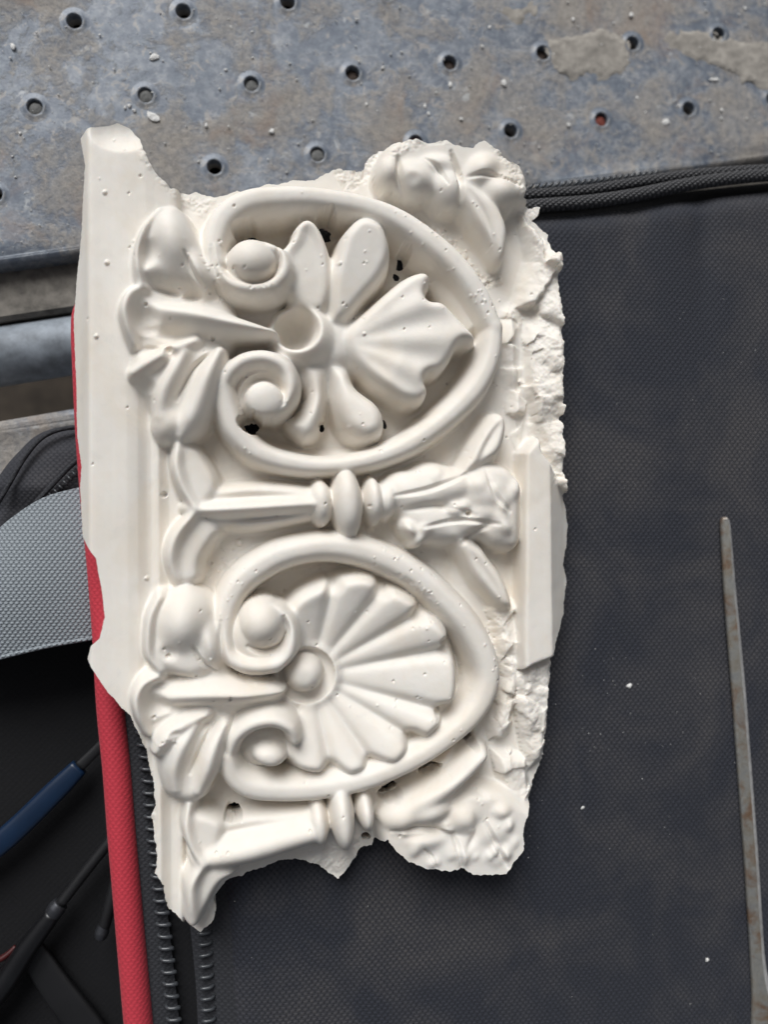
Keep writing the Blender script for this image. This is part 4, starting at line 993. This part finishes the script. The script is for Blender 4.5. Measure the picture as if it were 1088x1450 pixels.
# side walls: every border edge of the sheet drops to the underside
Vw, Fw = [], []
def wall(a, b):
    s = len(Vw)
    for (r, c) in (a, b):
        x, y, z = XV[r, c], YV[r, c], H[r, c]
        Vw.append((x, y, z))
    for (r, c) in (b, a):
        x, y = XV[r, c], YV[r, c]; jit = nz_fine[r, c] * .8
        Vw.append((x - sx[r, c] / gl[r, c] * (-2.5 + jit) , y - sy[r, c] / gl[r, c] * (-2.5 + jit), .4))
    Fw.append([s, s + 1, s + 2, s + 3])
qp = np.pad(quad, 1)
J, K_ = np.nonzero(quad)
for r, c in zip(J, K_):
    if not qp[r, c + 1]: wall((r, c + 1), (r, c))
    if not qp[r + 2, c + 1]: wall((r + 1, c), (r + 1, c + 1))
    if not qp[r + 1, c]: wall((r, c), (r + 1, c))
    if not qp[r + 1, c + 2]: wall((r + 1, c + 1), (r, c + 1))
o = mesh_obj('broken_edge', Vw, Fw, MP, FR, smooth=False)
# ------------------------------------------------------------------ plaster crumbs
def m_crumb():
    m, n, l, b = mat('plaster_crumb'); v = coords(n, l); f = noise(n, l, v, .2, 4)
    l.new(ramp(n, l, f, [(.3, (.55, .54, .52)), (.7, (.80, .79, .77))]), b.inputs['Base Color']); b.inputs['Roughness'].default_value = .8
    return m
M_CR = m_crumb()
def crumb_geo(p, a, b, ang, h, seed, k=9):
    r = np.random.default_rng(seed); V = []
    rad = r.uniform(.65, 1.15, k)
    for (s, z) in ((1, 0), (.92, .6), (.5, 1)):
        for i in range(k):
            t = 2 * math.pi * i / k; x, y = rad[i] * s * a * math.cos(t), rad[i] * s * b * math.sin(t); c, q = math.cos(ang), math.sin(ang)
            V.append((p[0] + x * c - y * q, p[1] + x * q + y * c, p[2] + z * h * r.uniform(.7, 1.1)))
    F = [[j * k + i, j * k + (i + 1) % k, (j + 1) * k + (i + 1) % k, (j + 1) * k + i] for j in range(2) for i in range(k)] + [list(range(2 * k, 3 * k))]
    return V, F
big = [(217,165,11,7,-.5,'large white plaster chip on the plank just above the fragment\'s upper left corner'),(218,81,8,5,.3,'pale flattened plaster chip on the plank between two empty holes'),
       (943,173,9,5,.4,'white plaster chip lying beside a black hole at the plank\'s lower edge'),(1012,113,11,3.5,.25,'long thin white plaster flake on the bluish part of the plank')]
for i, (x, y, a, b, ang, lab) in enumerate(big):
    V, F = crumb_geo(P3(x, y, ZP + 1), a, b, ang, 2.6, 100 + i); tag(mesh_obj('plaster_chip', V, F, M_CR, smooth=False), lab, 'plaster chip', 'plaster chips on the plank')
small = [(542,96,4,3),(638,120,5,4),(714,117,6,5),(715,120,3,3),(320,99,3,3),(292,178,4,3),(385,186,4,5),(519,148,3,3),(505,28,3,2),(694,39,4,3),(812,28,4,3),(894,21,5,4),(327,39,3,2),(683,66,3,3),(653,169,4,3),(602,150,4,3),(607,161,3,3),(183,150,3,3),(177,153,3,2.5),(190,157,3,3),(18,66,5,4),(28,189,3,2.5),(903,139,4,3),(806,178,3,3),(805,176,3,3),(1055,12,4,3),(1023,156,3,3),(1022,168,3,3)]
for i, (x, y, a, b) in enumerate(small):
    V, F = crumb_geo(P3(x, y, ZP + 1), a, b, random.uniform(0, 3), 2.2, 200 + i, 7); tag(mesh_obj('plaster_crumb', V, F, M_CR, smooth=False), 'small white plaster crumb scattered on the perforated plank', 'plaster crumb', 'crumbs on the plank')
V, F = [], []
for i in range(420):
    x, y = random.uniform(-20, 1110), random.uniform(-30, 370)
    s = random.choice([.8, 1, 1.2, 1.6, 2.2]); p = P3(x, y, ZP + 1)
    if (p[:2] - LA) @ vd > EDGE - 8: continue
    v, f = crumb_geo(p, s, s * .8, 0, s * .9, 900 + i, 5); o_ = len(V); V += v; F += [[q + o_ for q in g_] for g_ in f]
tag(mesh_obj('plaster_dust', V, F, M_CR, smooth=False), 'fine white plaster dust specks over the perforated plank', 'dust', kind='stuff')
V, F = [], []
for i in range(120):
    x, y = random.uniform(330, 1100), random.uniform(310, 1460)
    if i % 3 == 0: x, y = 880 + random.gauss(0, 60), 1000 + random.gauss(0, 70)
    s = random.choice([.4, .5, .6, .8]); p = P3(x, y, 0); zz = float(panel_z(np.array([p[0]]), np.array([p[1]]), None)[0])
    v, f = crumb_geo((p[0], p[1], zz), s, s * .8, 0, s, 2000 + i, 5); o_ = len(V); V += v; F += [[q + o_ for q in g_] for g_ in f]
tag(mesh_obj('plaster_dust', V, F, M_CR, smooth=False), 'sparse pale plaster dust on the black fabric', 'dust', kind='stuff')
for i, (x, y, a, b, lab) in enumerate([(893,972,5,4,'pale plaster crumb on the black fabric between fragment and steel tool'),(826,1144,3.5,3,'tiny plaster crumb on the black fabric beside the fragment\'s lower right corner'),(1003,1360,3.5,3,'tiny white crumb on the black fabric near the wide end of the steel tool')]):
    p = P3(x, y, 0); V, F = crumb_geo((p[0], p[1], -3.5), a, b, .4, 4, 50 + i, 7); tag(mesh_obj('plaster_crumb', V, F, M_CR, smooth=False), lab, 'plaster crumb', 'crumbs on the bag')
